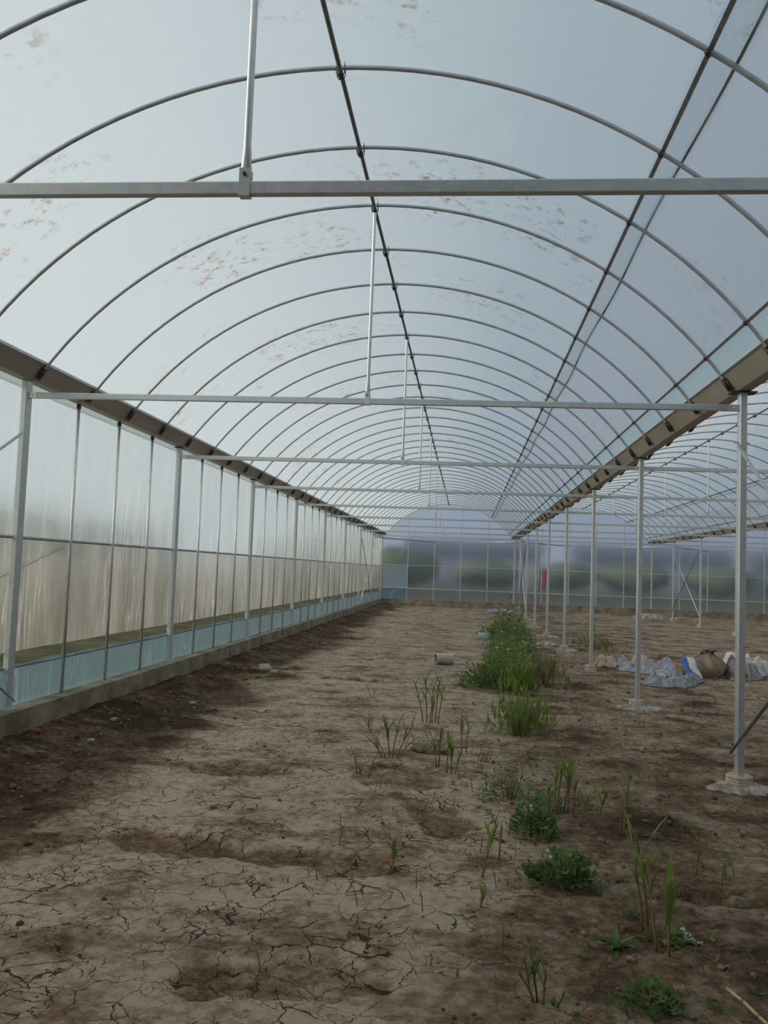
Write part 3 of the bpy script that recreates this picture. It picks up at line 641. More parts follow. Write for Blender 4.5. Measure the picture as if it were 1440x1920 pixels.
# ------------------------------------------------------------------ gutters
def gutter(xg, y0, label, hang=True):
    prof = [(-0.168, Z_TOP + 0.152), (-0.150, Z_TOP + 0.138), (-0.050, Z_TOP + 0.014), (0.050, Z_TOP + 0.014), (0.150, Z_TOP + 0.138), (0.168, Z_TOP + 0.152)]
    t = empty('rain_gutter', (xg, y0, 0)); tag(t, label, 'gutter', 'gutters between the bays')
    y = y0; seg = 4.0
    while y < Y_FAR - 0.05:
        e = min(y + seg, Y_FAR + 0.1)
        b = MB(); th = 0.003
        top = [(x, z) for x, z in prof]; bot = [(x * 1.0, z - 0.007) for x, z in prof]
        vs = []; n = len(prof)
        for yy in (y - y0, e - y0 - 0.004):
            vs += [(x, yy, z) for x, z in top] + [(x, yy, z) for x, z in bot]
        fs = []
        for k in range(n - 1):
            fs += [(k, k + 1, 2 * n + k + 1, 2 * n + k), (n + k + 1, n + k, 3 * n + k, 3 * n + k + 1)]
        fs += [(0, 2 * n, 3 * n, n), (n - 1, 2 * n - 1, 4 * n - 1, 3 * n - 1), tuple(range(n)) + tuple(reversed(range(n, 2 * n))), tuple(reversed(range(2 * n, 3 * n))) + tuple(range(3 * n, 4 * n))]
        b.add(vs, fs); b.build('gutter_section', M['gutter'], t); y = e
    for s in (-1, 1):
        b = MB().box(s * 0.166 - 0.011, s * 0.166 + 0.011, 0, Y_FAR - y0, Z_TOP + 0.142, Z_TOP + 0.164); b.build('film_channel', M['galv'], t)
    return t
gutter(XL, D0 - BAY - 1, 'sheet metal gutter along the top of the left film wall')
gutter(XR, D0 - BAY - 1, 'sheet metal gutter over the nearer row of steel posts')
gutter(X2, D0 + 2 * BAY, 'sheet metal gutter over the farther row of steel posts')
# pale fascia of film wrapped round the left gutter's outer lower edge
P = [[(XL - 0.062, y, Z_TOP + 0.012), (XL - 0.085, y, Z_TOP - 0.03), (XL - 0.058, y, Z_TOP - 0.055)] for y in np.arange(2, Y_FAR, 0.5)]
MB().grid(P).build('film_wrap', M['door_film'], wall_left)

# ------------------------------------------------------------------ tie beams, hangers
ORD = ['nearest', 'second nearest', 'third nearest', 'fourth nearest', 'fifth nearest', 'sixth nearest', 'seventh nearest', 'eighth nearest', 'farthest']
BAYN = ['main bay', 'second bay', 'third bay']
Z_TIE = 3.005
def tie_meshes():
    L_ = SPAN / 2 - 0.03
    bar = MB().rbox(-L_, L_, -0.016, 0.016, Z_TIE - 0.026, Z_TIE + 0.026, 0.005, 'x', 2).mesh('bar')
    br = MB(); br.box(-0.045, 0.035, -0.020, -0.017, Z_TIE - 0.024, Z_TIE + 0.024); br.tube([(0.0, -0.026, Z_TIE), (0.0, -0.019, Z_TIE)], 0.008, 6)
    return bar, br.mesh('end_bracket')
TB, TBR = tie_meshes()
def rod_meshes():
    z0, z1 = Z_TIE + 0.075, Z_APEX - 0.06
    b = MB()
    # round tube flattened at the lower end
    rows = []
    for z, rx, ry in ((z1, 0.0145, 0.0145), (z0 + 0.10, 0.0145, 0.0145), (z0 + 0.04, 0.019, 0.009), (z0, 0.021, 0.004), (z0 - 0.045, 0.021, 0.003)):
        rows.append([(rx * math.cos(2 * math.pi * k / 12), ry * math.sin(2 * math.pi * k / 12), z) for k in range(13)])
    b.grid(rows)
    s = MB(); s.box(-0.021, 0.021, -0.0195, -0.0165, Z_TIE - 0.03, Z_TIE + 0.075); s.box(-0.021, 0.021, 0.0165, 0.0195, Z_TIE - 0.03, Z_TIE + 0.075); s.box(-0.021, 0.021, -0.0195, 0.0195, Z_TIE - 0.031, Z_TIE - 0.027)
    q = MB().tube([(0, -0.030, Z_TIE + 0.05), (0, 0.028, Z_TIE + 0.05)], 0.007, 6)
    return b.mesh('tube'), s.mesh('strap'), q.mesh('bolt')
RB, RS_, RQ = rod_meshes()
for i in range(3):
    xc = XL + (i + 0.5) * SPAN
    ks = [list(range(-1, 8)), list(range(1, 8)), list(range(4, 8))][i]
    for n, k in enumerate(ks):
        y = D0 + k * BAY
        nm = ORD[n] if n < len(ks) - 1 else 'farthest'
        t = empty('tie_beam', (xc, y, 0)); tag(t, f'{nm} horizontal steel tie beam across the {BAYN[i]}', 'beam', f'tie beams of the {BAYN[i]}')
        put('bar', TB, M['galv'], t); put('end_bracket', TBR, M['galv_bright'], t, (-SPAN / 2 + 0.065, 0, 0)); put('end_bracket', TBR, M['galv_bright'], t, (SPAN / 2 - 0.065, 0, 0))
        r = empty('hanger_rod', (xc - 0.02, y, 0)); tag(r, f'{nm} bright hanger rod from the ridge to a tie beam in the {BAYN[i]}', 'rod', f'hanger rods of the {BAYN[i]}')
        put('tube', RB, M['galv_bright'], r); put('strap', RS_, M['galv_bright'], r); put('bolt', RQ, M['clip'], r)

# ------------------------------------------------------------------ interior posts on ringed concrete footings
PM0 = MB().rbox(-0.0285, 0.0285, -0.0425, 0.0425, 0.0, Z_TOP, 0.010, 'z', 4).mesh('shaft')
def footing_mesh(r=0.10, h=0.115):
    prof = [(r * 0.98, -0.05)]; n = 5
    for k in range(n):
        z = h * k / n
        prof += [(r * 0.955, z), (r, z + h / n * 0.25), (r, z + h / n * 0.75), (r * 0.955, z + h / n)]
    prof += [(r * 0.93, h + 0.003), (r * 0.82, h - 0.006), (0.02, h - 0.002)]
    return MB().lathe(prof, 28).mesh('footing')
FT = footing_mesh()
def pad_mesh(r, seed, hh=0.03):
    P = []; rs = random.Random(seed)
    ph = [rs.uniform(0, 6.28) for _ in range(5)]
    for q in (0.15, 0.35, 0.5, 0.62, 0.72, 0.8, 0.87, 0.93, 0.98, 1.02, 1.05):
        row = []
        for k in range(57):
            a = 2 * math.pi * k / 56; ca, sa = math.cos(a), math.sin(a)
            jag = float(fbm(np.array([ca * 3 + seed * 3.1]), np.array([sa * 3 + 5.0]), 4, 0.7)[0])
            rr = r * q * (1 + 0.12 * math.sin(2 * a + ph[0]) + 0.08 * math.sin(3 * a + ph[1]) + 0.9 * jag * q)
            n = float(fbm(np.array([rr * ca * 14 + seed]), np.array([rr * sa * 14]), 4, 0.65)[0])
            z = (hh + 0.055 * n) * (1 - q ** 4) + 0.014 * n - (0.05 if q > 1.03 else 0)
            row.append((rr * ca, rr * sa, z))
        P.append(row)
    return MB().grid(P).mesh('mortar_pad')
PADS = {(0, 0): 0.22, (0, 1): 0.24, (0, 3): 0.30, (0, 4): 0.30, (0, 5): 0.2, (0, 6): 0.25, (0, 7): 0.3}
ROWN = ['near post row', 'farther post row']
for rI, xg in enumerate((XR, X2)):
    ks = list(range(0, 8)) if rI == 0 else list(range(4, 8))
    for n, k in enumerate(ks):
        y = D0 + k * BAY; zg = gz(xg, y)
        t = empty('steel_post', (xg, y, 0)); nm = ORD[n] if n < len(ks) - 1 else 'farthest'
        extra = ' on a ringed concrete footing' if k < 3 and rI == 0 else ''
        tag(t, f'{nm} galvanised post of the {ROWN[rI]}{extra}', 'post', f'steel posts of the {ROWN[rI]}')
        put('shaft', PM0, M['galv'], t, (0, 0, 0.0))
        put('footing', FT, M['footing'], t, (0, 0, -0.015))
        MB().box(-0.10, 0.10, -0.06, 0.06, Z_TOP - 0.006, Z_TOP + 0.004).build('cap_plate', M['clip'], t)
        if (rI, k) in PADS: put('mortar_pad', pad_mesh(PADS[(rI, k)], k + 3), M['mortar'], t, (0.02, -0.02, zg + 0.008))
        if k in (0, 6, 7):
            for z in (2.72, 0.26): MB().tube([(-0.07, -0.02, z), (0.05, -0.02, z)], 0.005, 6).build('bolt', M['galv_dull'], t)

# ------------------------------------------------------------------ diagonal braces
def brace(p, q, label, m='galv_dull', r=0.0125, group='diagonal braces'):
    p, q = Vector(p), Vector(q); t = empty('diagonal_brace', p); tag(t, label, 'brace', group)
    d = q - p; u = d.normalized()
    MB().tube([u * 0.05, d - u * 0.05], r, 8).build('tube', M[m], t)
    b = MB(); b.tube([Vector((0, 0, 0)), u * 0.052], [0.007, r], 6); b.tube([d - u * 0.052, d], [r, 0.007], 6); b.build('flat_end', M[m], t)
o_ = 0.045
ya, yb = D0 - BAY, D0
brace((XL + o_, ya, 0.45), (XL + o_, yb, 2.72), 'brace running down from the nearest left wall post out of frame', 'galv')
brace((XL + o_ + 0.03, ya, 2.72), (XL + o_ + 0.03, yb, 0.36), 'brace reaching the foot of the nearest left wall post', 'galv')
brace((XR - 0.045, ya, 0.26), (XR - 0.045, yb, 2.72), 'steel brace sloping down right from the nearest steel post', 'galv')
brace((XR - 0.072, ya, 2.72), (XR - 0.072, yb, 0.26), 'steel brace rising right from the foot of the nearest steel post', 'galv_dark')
ya, yb = D0 + 6 * BAY, D0 + 7 * BAY
for xg, nm in ((XL + o_, 'left film wall'), (XR - 0.045, 'near post row'), (X2 - 0.045, 'farther post row')):
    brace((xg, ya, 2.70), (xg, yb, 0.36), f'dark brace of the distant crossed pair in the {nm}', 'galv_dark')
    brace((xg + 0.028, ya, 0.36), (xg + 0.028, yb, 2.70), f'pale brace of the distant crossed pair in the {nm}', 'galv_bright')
for i in range(3):
    x0 = XL + i * SPAN; z = 2.93
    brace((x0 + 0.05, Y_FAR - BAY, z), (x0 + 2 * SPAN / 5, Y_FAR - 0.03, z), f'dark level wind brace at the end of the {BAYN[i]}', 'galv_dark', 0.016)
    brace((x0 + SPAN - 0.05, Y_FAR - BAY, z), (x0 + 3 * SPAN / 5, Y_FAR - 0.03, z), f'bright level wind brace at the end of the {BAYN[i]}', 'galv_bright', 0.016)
#DETAILS
# ------------------------------------------------------------------ plants
def ramp_z(name, cols, z1, rough=0.7, attr='Object'):
    m, nt, N, L, out = mat(name); b = N.new('ShaderNodeBsdfPrincipled'); b.inputs['Roughness'].default_value = rough; b.inputs['Specular IOR Level'].default_value = 0.25
    tc = N.new('ShaderNodeTexCoord'); sp = N.new('ShaderNodeSeparateXYZ'); L.new(tc.outputs[attr], sp.inputs[0])
    mr = N.new('ShaderNodeMapRange'); mr.inputs['From Max'].default_value = z1; L.new(sp.outputs['Z'], mr.inputs['Value'])
    r = N.new('ShaderNodeValToRGB'); e = r.color_ramp.elements; e[0].color = rgba(cols[0]); e[1].color = rgba(cols[-1])
    for i, c in enumerate(cols[1:-1]): k = e.new((i + 1) / (len(cols) - 1)); k.color = rgba(c)
    L.new(mr.outputs[0], r.inputs[0]); L.new(r.outputs[0], b.inputs['Base Color']); L.new(b.outputs[0], out.inputs[0]); return m
def leaf_mat(name, c1, c2, scale=20, transl=0.35):
    m, nt, N, L, out = mat(name); b = N.new('ShaderNodeBsdfPrincipled'); b.inputs['Roughness'].default_value = 0.5; b.inputs['Specular IOR Level'].default_value = 0.3
    tc = N.new('ShaderNodeTexCoord'); n = N.new('ShaderNodeTexNoise'); n.inputs['Scale'].default_value = scale; n.inputs['Detail'].default_value = 3
    L.new(tc.outputs['Object'], n.inputs['Vector']); r = N.new('ShaderNodeValToRGB'); r.color_ramp.elements[0].position = 0.35; r.color_ramp.elements[1].position = 0.68
    r.color_ramp.elements[0].color = rgba(c1); r.color_ramp.elements[1].color = rgba(c2); L.new(n.outputs['Fac'], r.inputs[0]); L.new(r.outputs[0], b.inputs['Base Color'])
    t = N.new('ShaderNodeBsdfTranslucent'); L.new(r.outputs[0], t.inputs[0]); mx = N.new('ShaderNodeMixShader'); mx.inputs[0].default_value = transl
    L.new(b.outputs[0], mx.inputs[1]); L.new(t.outputs[0], mx.inputs[2]); L.new(mx.outputs[0], out.inputs[0]); return m
M['reed_stem'] = ramp_z('reed_stem', [(0.26, 0.17, 0.085), (0.22, 0.16, 0.07), (0.16, 0.19, 0.06)], 0.35)
M['reed_leaf'] = leaf_mat('reed_leaf', (0.15, 0.235, 0.045), (0.28, 0.36, 0.08), 9)
M['reed_dull'] = leaf_mat('dull_reed_leaf', (0.17, 0.185, 0.06), (0.27, 0.27, 0.11), 9)
M['dry'] = principled('dry_stalk', (0.16, 0.10, 0.055), (0.30, 0.21, 0.11), 0.85, 0, 30)
M['straw'] = principled('straw', (0.36, 0.27, 0.11), (0.55, 0.44, 0.20), 0.7, 0, 12)
M['weed'] = leaf_mat('weed_leaf', (0.075, 0.145, 0.035), (0.16, 0.26, 0.06), 12)
M['weed_yellow'] = leaf_mat('yellow_green_leaf', (0.14, 0.20, 0.035), (0.26, 0.31, 0.06), 9)
M['weed_blue'] = leaf_mat('grey_green_leaf', (0.085, 0.15, 0.06), (0.18, 0.26, 0.10), 12)
M['yellow'] = principled('yellow_petal', (0.75, 0.60, 0.05), (0.85, 0.72, 0.10), 0.6, 0, 20)
M['white_petal'] = principled('white_petal', (0.70, 0.70, 0.66), (0.8, 0.8, 0.76), 0.6, 0, 20)

def blade(base, az, tilt, length, width, curl, segs=6):
    """one folded leaf blade: rises at tilt from level, bends over by curl"""
    p = Vector(base); a = tilt; P = []; side = Vector((-math.sin(az), math.cos(az), 0)); st = length / segs
    for i in range(segs + 1):
        u = i / segs; w = width * (math.sin(math.pi * min(1.0, 0.18 + u * 0.82)) ** 0.8 if u < 1 else 0.02) * 0.5
        d = Vector((math.cos(az) * math.cos(a), math.sin(az) * math.cos(a), math.sin(a))); nrm = side.cross(d)
        P.append([tuple(p - side * w - nrm * w * 0.35), tuple(p), tuple(p + side * w - nrm * w * 0.35)])
        p = p + d * st; a -= curl / segs
    return MB().grid(P)

def reed(x, y, label, stems, seed=0, leaf='reed_leaf', name='reed_shoot', cat='plant', group='reed shoots'):
    """stems: (dx, dy, height, lean x, lean y, leaves, leaf length)"""
    rs = random.Random(seed); t = empty(name, (x, y, gz(x, y))); tag(t, label, cat, group)
    for dx, dy, h, lx, ly, nl, ll in stems:
        zb = gz(x + dx, y + dy) - gz(x, y) - 0.01
        pts = [Vector((dx + lx * u ** 1.4, dy + ly * u ** 1.4, zb + h * u)) for u in (0, 0.25, 0.5, 0.75, 1.0)]
        r = 0.0050 + 0.0045 * min(1, h)
        MB().tube(pts, [r, r * 0.95, r * 0.85, r * 0.7, r * 0.4], 6).build('stem', M['reed_stem'], t)
        for i in range(nl):
            u = 0.45 + 0.55 * (i + rs.random() * 0.5) / max(1, nl); k = min(3, int(u * 4)); p = pts[k].lerp(pts[k + 1], u * 4 - k) if u < 1 else pts[4]
            az = math.atan2(ly, lx) + rs.uniform(-0.5, 0.5) + (math.pi if i % 2 else 0) if (abs(lx) + abs(ly)) > 0.01 else rs.uniform(0, 6.28)
            l = ll * rs.uniform(0.75, 1.15); blade(p, az, rs.uniform(1.05, 1.42), l, 0.020 + 0.075 * l, rs.uniform(0.0, 0.5)).build('leaf', M[leaf], t)
    return t

reed(-0.582, 7.41, 'spreading clump of dull reed stems fanning out of the pale clay', [(-0.05, 0, 0.24, -0.16, 0.02, 3, 0.14), (-0.02, 0.03, 0.30, -0.06, 0.03, 3, 0.14), (0.0, 0, 0.34, 0.06, 0, 3, 0.16), (0.04, 0.01, 0.30, 0.14, 0.02, 3, 0.16), (0.05, -0.02, 0.22, 0.18, -0.02, 2, 0.14), (-0.1, 0.0, 0.15, -0.05, 0, 1, 0.1), (-0.08, 0.05, 0.2, -0.18, 0, 2, 0.12)], 1, 'reed_dull')
reed(-0.329, 9.25, 'thick upright reed clump left of the weed strip', [(-0.08, 0, 0.42, -0.10, 0, 4, 0.2), (-0.04, 0.03, 0.46, -0.03, 0, 4, 0.2), (0.0, 0, 0.36, 0.02, 0, 3, 0.2), (0.05, 0.02, 0.45, 0.03, 0, 4, 0.2), (0.08, 0, 0.40, 0.06, 0, 4, 0.18), (0.02, -0.04, 0.25, 0, 0, 3, 0.14)], 2)
reed(-0.195, 7.17, 'pair of reed stems, one with a broad upright leaf', [(0, 0, 0.24, -0.03, 0, 4, 0.18), (0.02, 0.01, 0.34, 0.01, 0, 2, 0.12)], 3)
reed(-0.07, 7.0, 'trio of thin reddish reed stems with green tips', [(-0.035, 0, 0.28, 0.01, 0, 3, 0.14), (0.0, 0.01, 0.22, 0.0, 0, 3, 0.12), (0.03, 0, 0.18, 0.05, 0, 2, 0.1)], 4)
reed(0.01, 7.75, 'slender dry reed with a bare brown stem', [(0, 0, 0.40, -0.01, 0, 2, 0.12), (0.04, 0.1, 0.30, 0.02, 0, 2, 0.14)], 5, 'reed_dull')
reed(-0.344, 4.725, 'lone small reed standing in the damp hollow', [(0, 0, 0.15, 0.0, 0, 3, 0.09)], 6)
reed(0.119, 4.28, 'short seedling with two spreading leaves', [(0, 0, 0.07, 0.01, 0, 4, 0.07)], 7)
reed(0.135, 4.70, 'long reed leaning right with one green leaf at its tip', [(0, 0, 0.30, 0.08, 0.02, 4, 0.17), (0.10, 0.28, 0.22, 0.01, 0, 1, 0.1)], 8)
reed(0.66, 5.95, 'leafy reed clump right of the weed strip', [(-0.03, -0.04, 0.34, 0.02, 0, 4, 0.2), (0.0, 0, 0.40, 0.03, 0, 3, 0.2), (0.05, 0.06, 0.36, 0.06, 0, 4, 0.2), (0.07, 0.02, 0.28, 0.01, 0, 3, 0.2), (-0.06, 0, 0.2, -0.01, 0, 2, 0.1), (0.11, 0.03, 0.22, 0.01, 0, 1, 0.1)], 9)
reed(0.777, 5.71, 'forked reed with a short tilted stem beside the leafy clump', [(0, 0, 0.20, 0.05, 0, 4, 0.14)], 10)
reed(0.875, 5.69, 'tilted reed with two diverging green blades', [(0, 0, 0.24, 0.07, 0, 4, 0.20)], 11)
reed(1.028, 5.575, 'straight tall reed with a brown stem and pointed green tip', [(0, 0, 0.36, 0.03, 0, 4, 0.16), (-0.02, 0.02, 0.2, 0.02, 0, 0, 0.1)], 12)
reed(0.869, 3.9, 'tallest reed group with broad blades at the right front', [(0.0, 0, 0.38, -0.06, 0.02, 4, 0.24), (0.02, 0.28, 0.42, -0.06, 0, 3, 0.26), (0.04, -0.05, 0.30, -0.01, 0, 3, 0.2), (-0.02, 0.2, 0.36, -0.05, 0, 3, 0.2)], 13)
reed(0.31, 3.40, 'reed shoot with fanned broad leaves at the front of the picture', [(0, 0, 0.12, -0.07, 0, 4, 0.17), (0.01, 0.01, 0.13, -0.02, 0, 3, 0.12), (0.03, 0, 0.14, 0.01, 0, 2, 0.12), (0.08, -0.02, 0.07, 0.03, 0, 1, 0.07)], 14)
reed(1.303, 4.94, 'faint brown reed near the ditch at the right edge', [(0, 0, 0.22, 0.02, 0, 2, 0.1)], 15, 'reed_dull')
reed(1.40, 4.82, 'rightmost short reed stub above the ditch', [(0, 0, 0.12, 0.02, 0, 2, 0.1)], 16, 'reed_dull')
reed(-1.151, 10.86, 'small dark sprout on the pale clay away from other plants', [(0, 0, 0.10, -0.03, 0, 3, 0.1), (0.03, 0, 0.08, 0.02, 0, 2, 0.08)], 17, 'weed')
for (x, y, lb, sd) in ((-0.953, 8.84, 'bent dry brown stub standing left of the reeds', 21), (-0.81, 6.86, 'stubby pair of dry stalks near the spreading clump', 22), (-0.713, 6.76, 'single slanting dry stalk in front of the spreading clump', 23), (0.15, 7.5, 'low dry tuft at the left foot of the weed strip', 24)):
    rs = random.Random(sd); t = empty('dry_stub', (x, y, gz(x, y))); tag(t, lb, 'plant', 'dry plant stubs')
    for k in range({21: 3, 22: 3, 23: 1, 24: 7}[sd]):
        h = rs.uniform(0.10, 0.22) if sd != 24 else rs.uniform(0.06, 0.14); lx = rs.uniform(-0.08, 0.06) if sd != 23 else 0.09
        MB().tube([(k * 0.015, 0, -0.01), (k * 0.015 + lx * 0.4, 0.0, h * 0.6), (k * 0.015 + lx, 0.01, h)], [0.005, 0.004, 0.002], 5).build('stalk', M['dry'], t)

def foliage(rx, ry, h, n, size, seed, spiky=0.0, low=0.004):
    """many small folded leaves in a ragged dome"""
    rs = random.Random(seed); b = MB()
    for i in range(n):
        a = rs.uniform(0, 6.28); q = math.sqrt(rs.random()); lump = 0.25 + 1.5 * float(vnoise(np.array([a * 1.9 + seed]), np.array([q * 3.0 + seed]))[0])
        zz = (1 - q * q) ** 0.5 * h * rs.random() ** 0.7 * lump
        p = Vector((rx * q * math.cos(a), ry * q * math.sin(a), low + zz)); s = size * rs.uniform(0.5, 1.25) * 0.9
        if rs.random() < 0.25: p.x *= 1.3; p.y *= 1.3; p.z *= 0.6
        az = a + rs.uniform(-1.2, 1.2); el = rs.uniform(-0.2, 0.9) + spiky
        d = Vector((math.cos(az) * math.cos(el), math.sin(az) * math.cos(el), math.sin(el))); sd = Vector((-math.sin(az), math.cos(az), 0)); nn = sd.cross(d)
        w = s * (0.30 if spiky < 0.4 else 0.10)
        b.add([p, p + d * s * 0.5 - sd * w + nn * w * 0.5, p + d * s, p + d * s * 0.5 + sd * w + nn * w * 0.5], [(0, 1, 2), (0, 2, 3)], True)
    return b
def bush(x, y, rx, ry, h, n, size, label, m='weed', seed=0, stems=7, flowers=0, fm='yellow', spiky=0.0, name='weed_clump', group='green weeds'):
    rs = random.Random(seed + 100); t = empty(name, (x, y, gz(x, y))); tag(t, label, 'plant', group)
    o = foliage(rx, ry, h, n, size, seed, spiky).build('foliage', M[m], t); o['kind'] = 'stuff'
    for k in range(stems):
        a = rs.uniform(0, 6.28); q = rs.uniform(0.2, 0.8)
        MB().tube([(rx * q * 0.3 * math.cos(a), ry * q * 0.3 * math.sin(a), -0.02), (rx * q * 0.7 * math.cos(a), ry * q * 0.7 * math.sin(a), h * 0.5), (rx * q * math.cos(a), ry * q * math.sin(a), h * (1 - q * q * 0.6))], [0.006, 0.005, 0.002], 5).build('stem', M['reed_stem'], t)
    for k in range(flowers):
        a = rs.uniform(0, 6.28); q = rs.uniform(0.1, 0.95); z = h * rs.uniform(0.85, 1.15) * (1 - 0.4 * q * q); c = Vector((rx * q * math.cos(a), ry * q * math.sin(a), z)); b = MB()
        for j in range(6):
            az = j * 1.05; s = 0.010 if fm == 'white_petal' else 0.034
            b.add([c, c + Vector((math.cos(az) * s, math.sin(az) * s, 0.012)), c + Vector((math.cos(az + 0.5) * s * 1.2, math.sin(az + 0.5) * s * 1.2, 0.02 + 0.01 * (j % 2))), c + Vector((math.cos(az + 1) * s, math.sin(az + 1) * s, 0.012))], [(0, 1, 2, 3)])
        b.tube([c + Vector((0, 0, -0.03 if fm == 'white_petal' else -0.08)), c], 0.0015, 4); b.build('flower', M[fm], t)
    return t
bush(0.53, 4.66, 0.16, 0.12, 0.15, 420, 0.055, 'bright leafy weed tuft right of the cracked clay at the front', 'weed', 1, 8, 2, 'white_petal', 0.25)
bush(0.47, 5.48, 0.13, 0.14, 0.22, 620, 0.045, 'dense upright green weed in the middle of the strip', 'weed', 2, 9, 1, 'white_petal', 0.15)
bush(0.36, 6.30, 0.19, 0.24, 0.20, 560, 0.035, 'loose grey green weed with tiny white flowers', 'weed_blue', 3, 9, 3, 'white_petal', 0.1)
bush(0.60, 6.05, 0.10, 0.12, 0.13, 260, 0.04, 'small grey green weed at the foot of the leafy reed clump', 'weed_blue', 31, 5)
bush(0.743, 3.43, 0.09, 0.08, 0.08, 200, 0.045, 'dark low weed nearest to the viewer', 'weed', 4, 5)
bush(0.95, 4.02, 0.09, 0.06, 0.05, 110, 0.04, 'flat dark weed behind the white plastic scrap', 'weed', 5, 4)
bush(0.56, 8.80, 0.26, 0.22, 0.25, 620, 0.05, 'medium weed clump with tall grass in front of the big weed patch', 'weed', 6, 14, 0, spiky=0.45)
bush(0.62, 8.95, 0.28, 0.22, 0.42, 240, 0.16, 'thin tall grass standing over the medium weed clump', 'reed_leaf', 61, 12, 0, spiky=0.95, name='grass_tuft')
bush(0.33, 12.35, 0.36, 0.40, 0.36, 900, 0.07, 'low left lobe of the big weed patch', 'weed', 7, 10, 2)
bush(0.62, 12.6, 0.36, 0.50, 0.52, 1300, 0.07, 'large yellow green weed in the big patch', 'weed_yellow', 8, 12, 3)
bush(0.82, 14.2, 0.46, 0.75, 0.55, 1300, 0.08, 'broad weed in the middle of the big patch', 'weed', 9, 12, 2)
bush(0.84, 16.3, 0.36, 0.75, 0.48, 900, 0.08, 'weed at the back left of the big patch', 'weed', 10, 10, 3)
bush(1.02, 18.2, 0.45, 0.9, 0.50, 900, 0.09, 'weed between the big patch and the flowering plant', 'weed', 11, 10, 2)
bush(1.09, 21.3, 0.42, 0.8, 0.80, 1100, 0.10, 'tall dark weed with bright yellow flowers at the strip end', 'weed', 12, 14, 12)
bush(0.75, 22.6, 0.35, 0.5, 0.34, 300, 0.09, 'low weed around the plastic bottle with yellow flowers', 'weed_yellow', 13, 8, 4)
bush(0.74, 11.85, 0.20, 0.16, 0.42, 220, 0.20, 'bright upright grass tuft at the front of the big patch', 'reed_leaf', 14, 10, 0, spiky=1.0, name='grass_tuft')
bush(1.16, 12.9, 0.36, 0.4, 0.38, 220, 0.18, 'sparse grass right of the big weed patch', 'reed_dull', 15, 16, 0, spiky=1.0, name='grass_tuft')
bush(1.35, 24.0, 0.3, 0.6, 0.35, 220, 0.12, 'thin yellow flowered weed beside the distant posts', 'weed_yellow', 16, 8, 5)
bush(2.9, 19.5, 0.40, 0.5, 0.40, 160, 0.16, 'sparse pale grass just behind the near post row', 'reed_dull', 17, 14, 2, spiky=1.0, name='grass_tuft')
bush(2.75, 15.9, 0.22, 0.2, 0.14, 90, 0.07, 'small grey weed left of the tarp', 'weed_blue', 18, 4)
def rosette(x, y, r, n, label, seed, m='weed'):
    rs = random.Random(seed); t = empty('rosette_weed', (x, y, gz(x, y))); tag(t, label, 'plant', 'green weeds')
    for k in range(n):
        az = k * 2.4 + rs.uniform(-0.3, 0.3); blade((0.006 * math.cos(az), 0.006 * math.sin(az), 0.0), az, rs.uniform(0.35, 1.1), r * rs.uniform(0.75, 1.1), r * 0.26, rs.uniform(0.5, 1.1), 5).build('leaf', M[m], t)
rosette(0.693, 3.90, 0.11, 18, 'dandelion-like rosette of narrow leaves in front of the clod', 1)
rosette(0.844, 4.27, 0.06, 10, 'tiny leaf rosette just before the clod', 2)
rosette(1.20, 5.55, 0.08, 12, 'small pale rosette right of the straight tall reed', 3, 'weed_blue')
rosette(0.72, 4.60, 0.06, 9, 'little weed between the leafy tuft and the clod', 4)

def stubble():
    rs = random.Random(77); b = MB()
    for i in range(420):
        y = 3.5 * (26 / 3.5) ** rs.random(); x = rs.uniform(-0.9, 2.6) + (0.04 * y if rs.random() < 0.5 else 0) + (rs.random() < 0.2) * rs.uniform(0, 3)
        z = gz(x, y); h = rs.uniform(0.03, 0.16) * (0.7 + 0.03 * y); lx, ly = rs.uniform(-0.06, 0.06), rs.uniform(-0.05, 0.05)
        b.tube([(x, y, z - 0.01), (x + lx * 0.4, y + ly * 0.4, z + h * 0.6), (x + lx, y + ly, z + h)], [0.003, 0.0025, 0.001], 4, False)
    o = b.build('dry_stubble', M['dry']); tag(o, 'thin dry stubble scattered over the soil', 'stubble', kind='stuff')
    b = MB()
    for i in range(260):
        y = 3.0 * (30 / 3.0) ** rs.random(); x = rs.uniform(0.3, 2.0) if rs.random() < 0.6 else rs.uniform(2.2, 7); z = gz(x, y)
        for k in range(5):
            az = rs.uniform(0, 6.28); s = rs.uniform(0.02, 0.05) * (1 + 0.03 * y); el = rs.uniform(0.2, 1.2); d = Vector((math.cos(az) * math.cos(el), math.sin(az) * math.cos(el), math.sin(el))) * s; sd = Vector((-math.sin(az), math.cos(az), 0)) * s * 0.18
            p = Vector((x, y, z)); b.add([p, p + d * 0.5 - sd, p + d, p + d * 0.5 + sd], [(0, 1, 2, 3)])
    o = b.build('seedling_sprouts', M['weed']); tag(o, 'tiny green seedlings sprinkled over the right hand soil', 'seedlings', kind='stuff')
stubble()

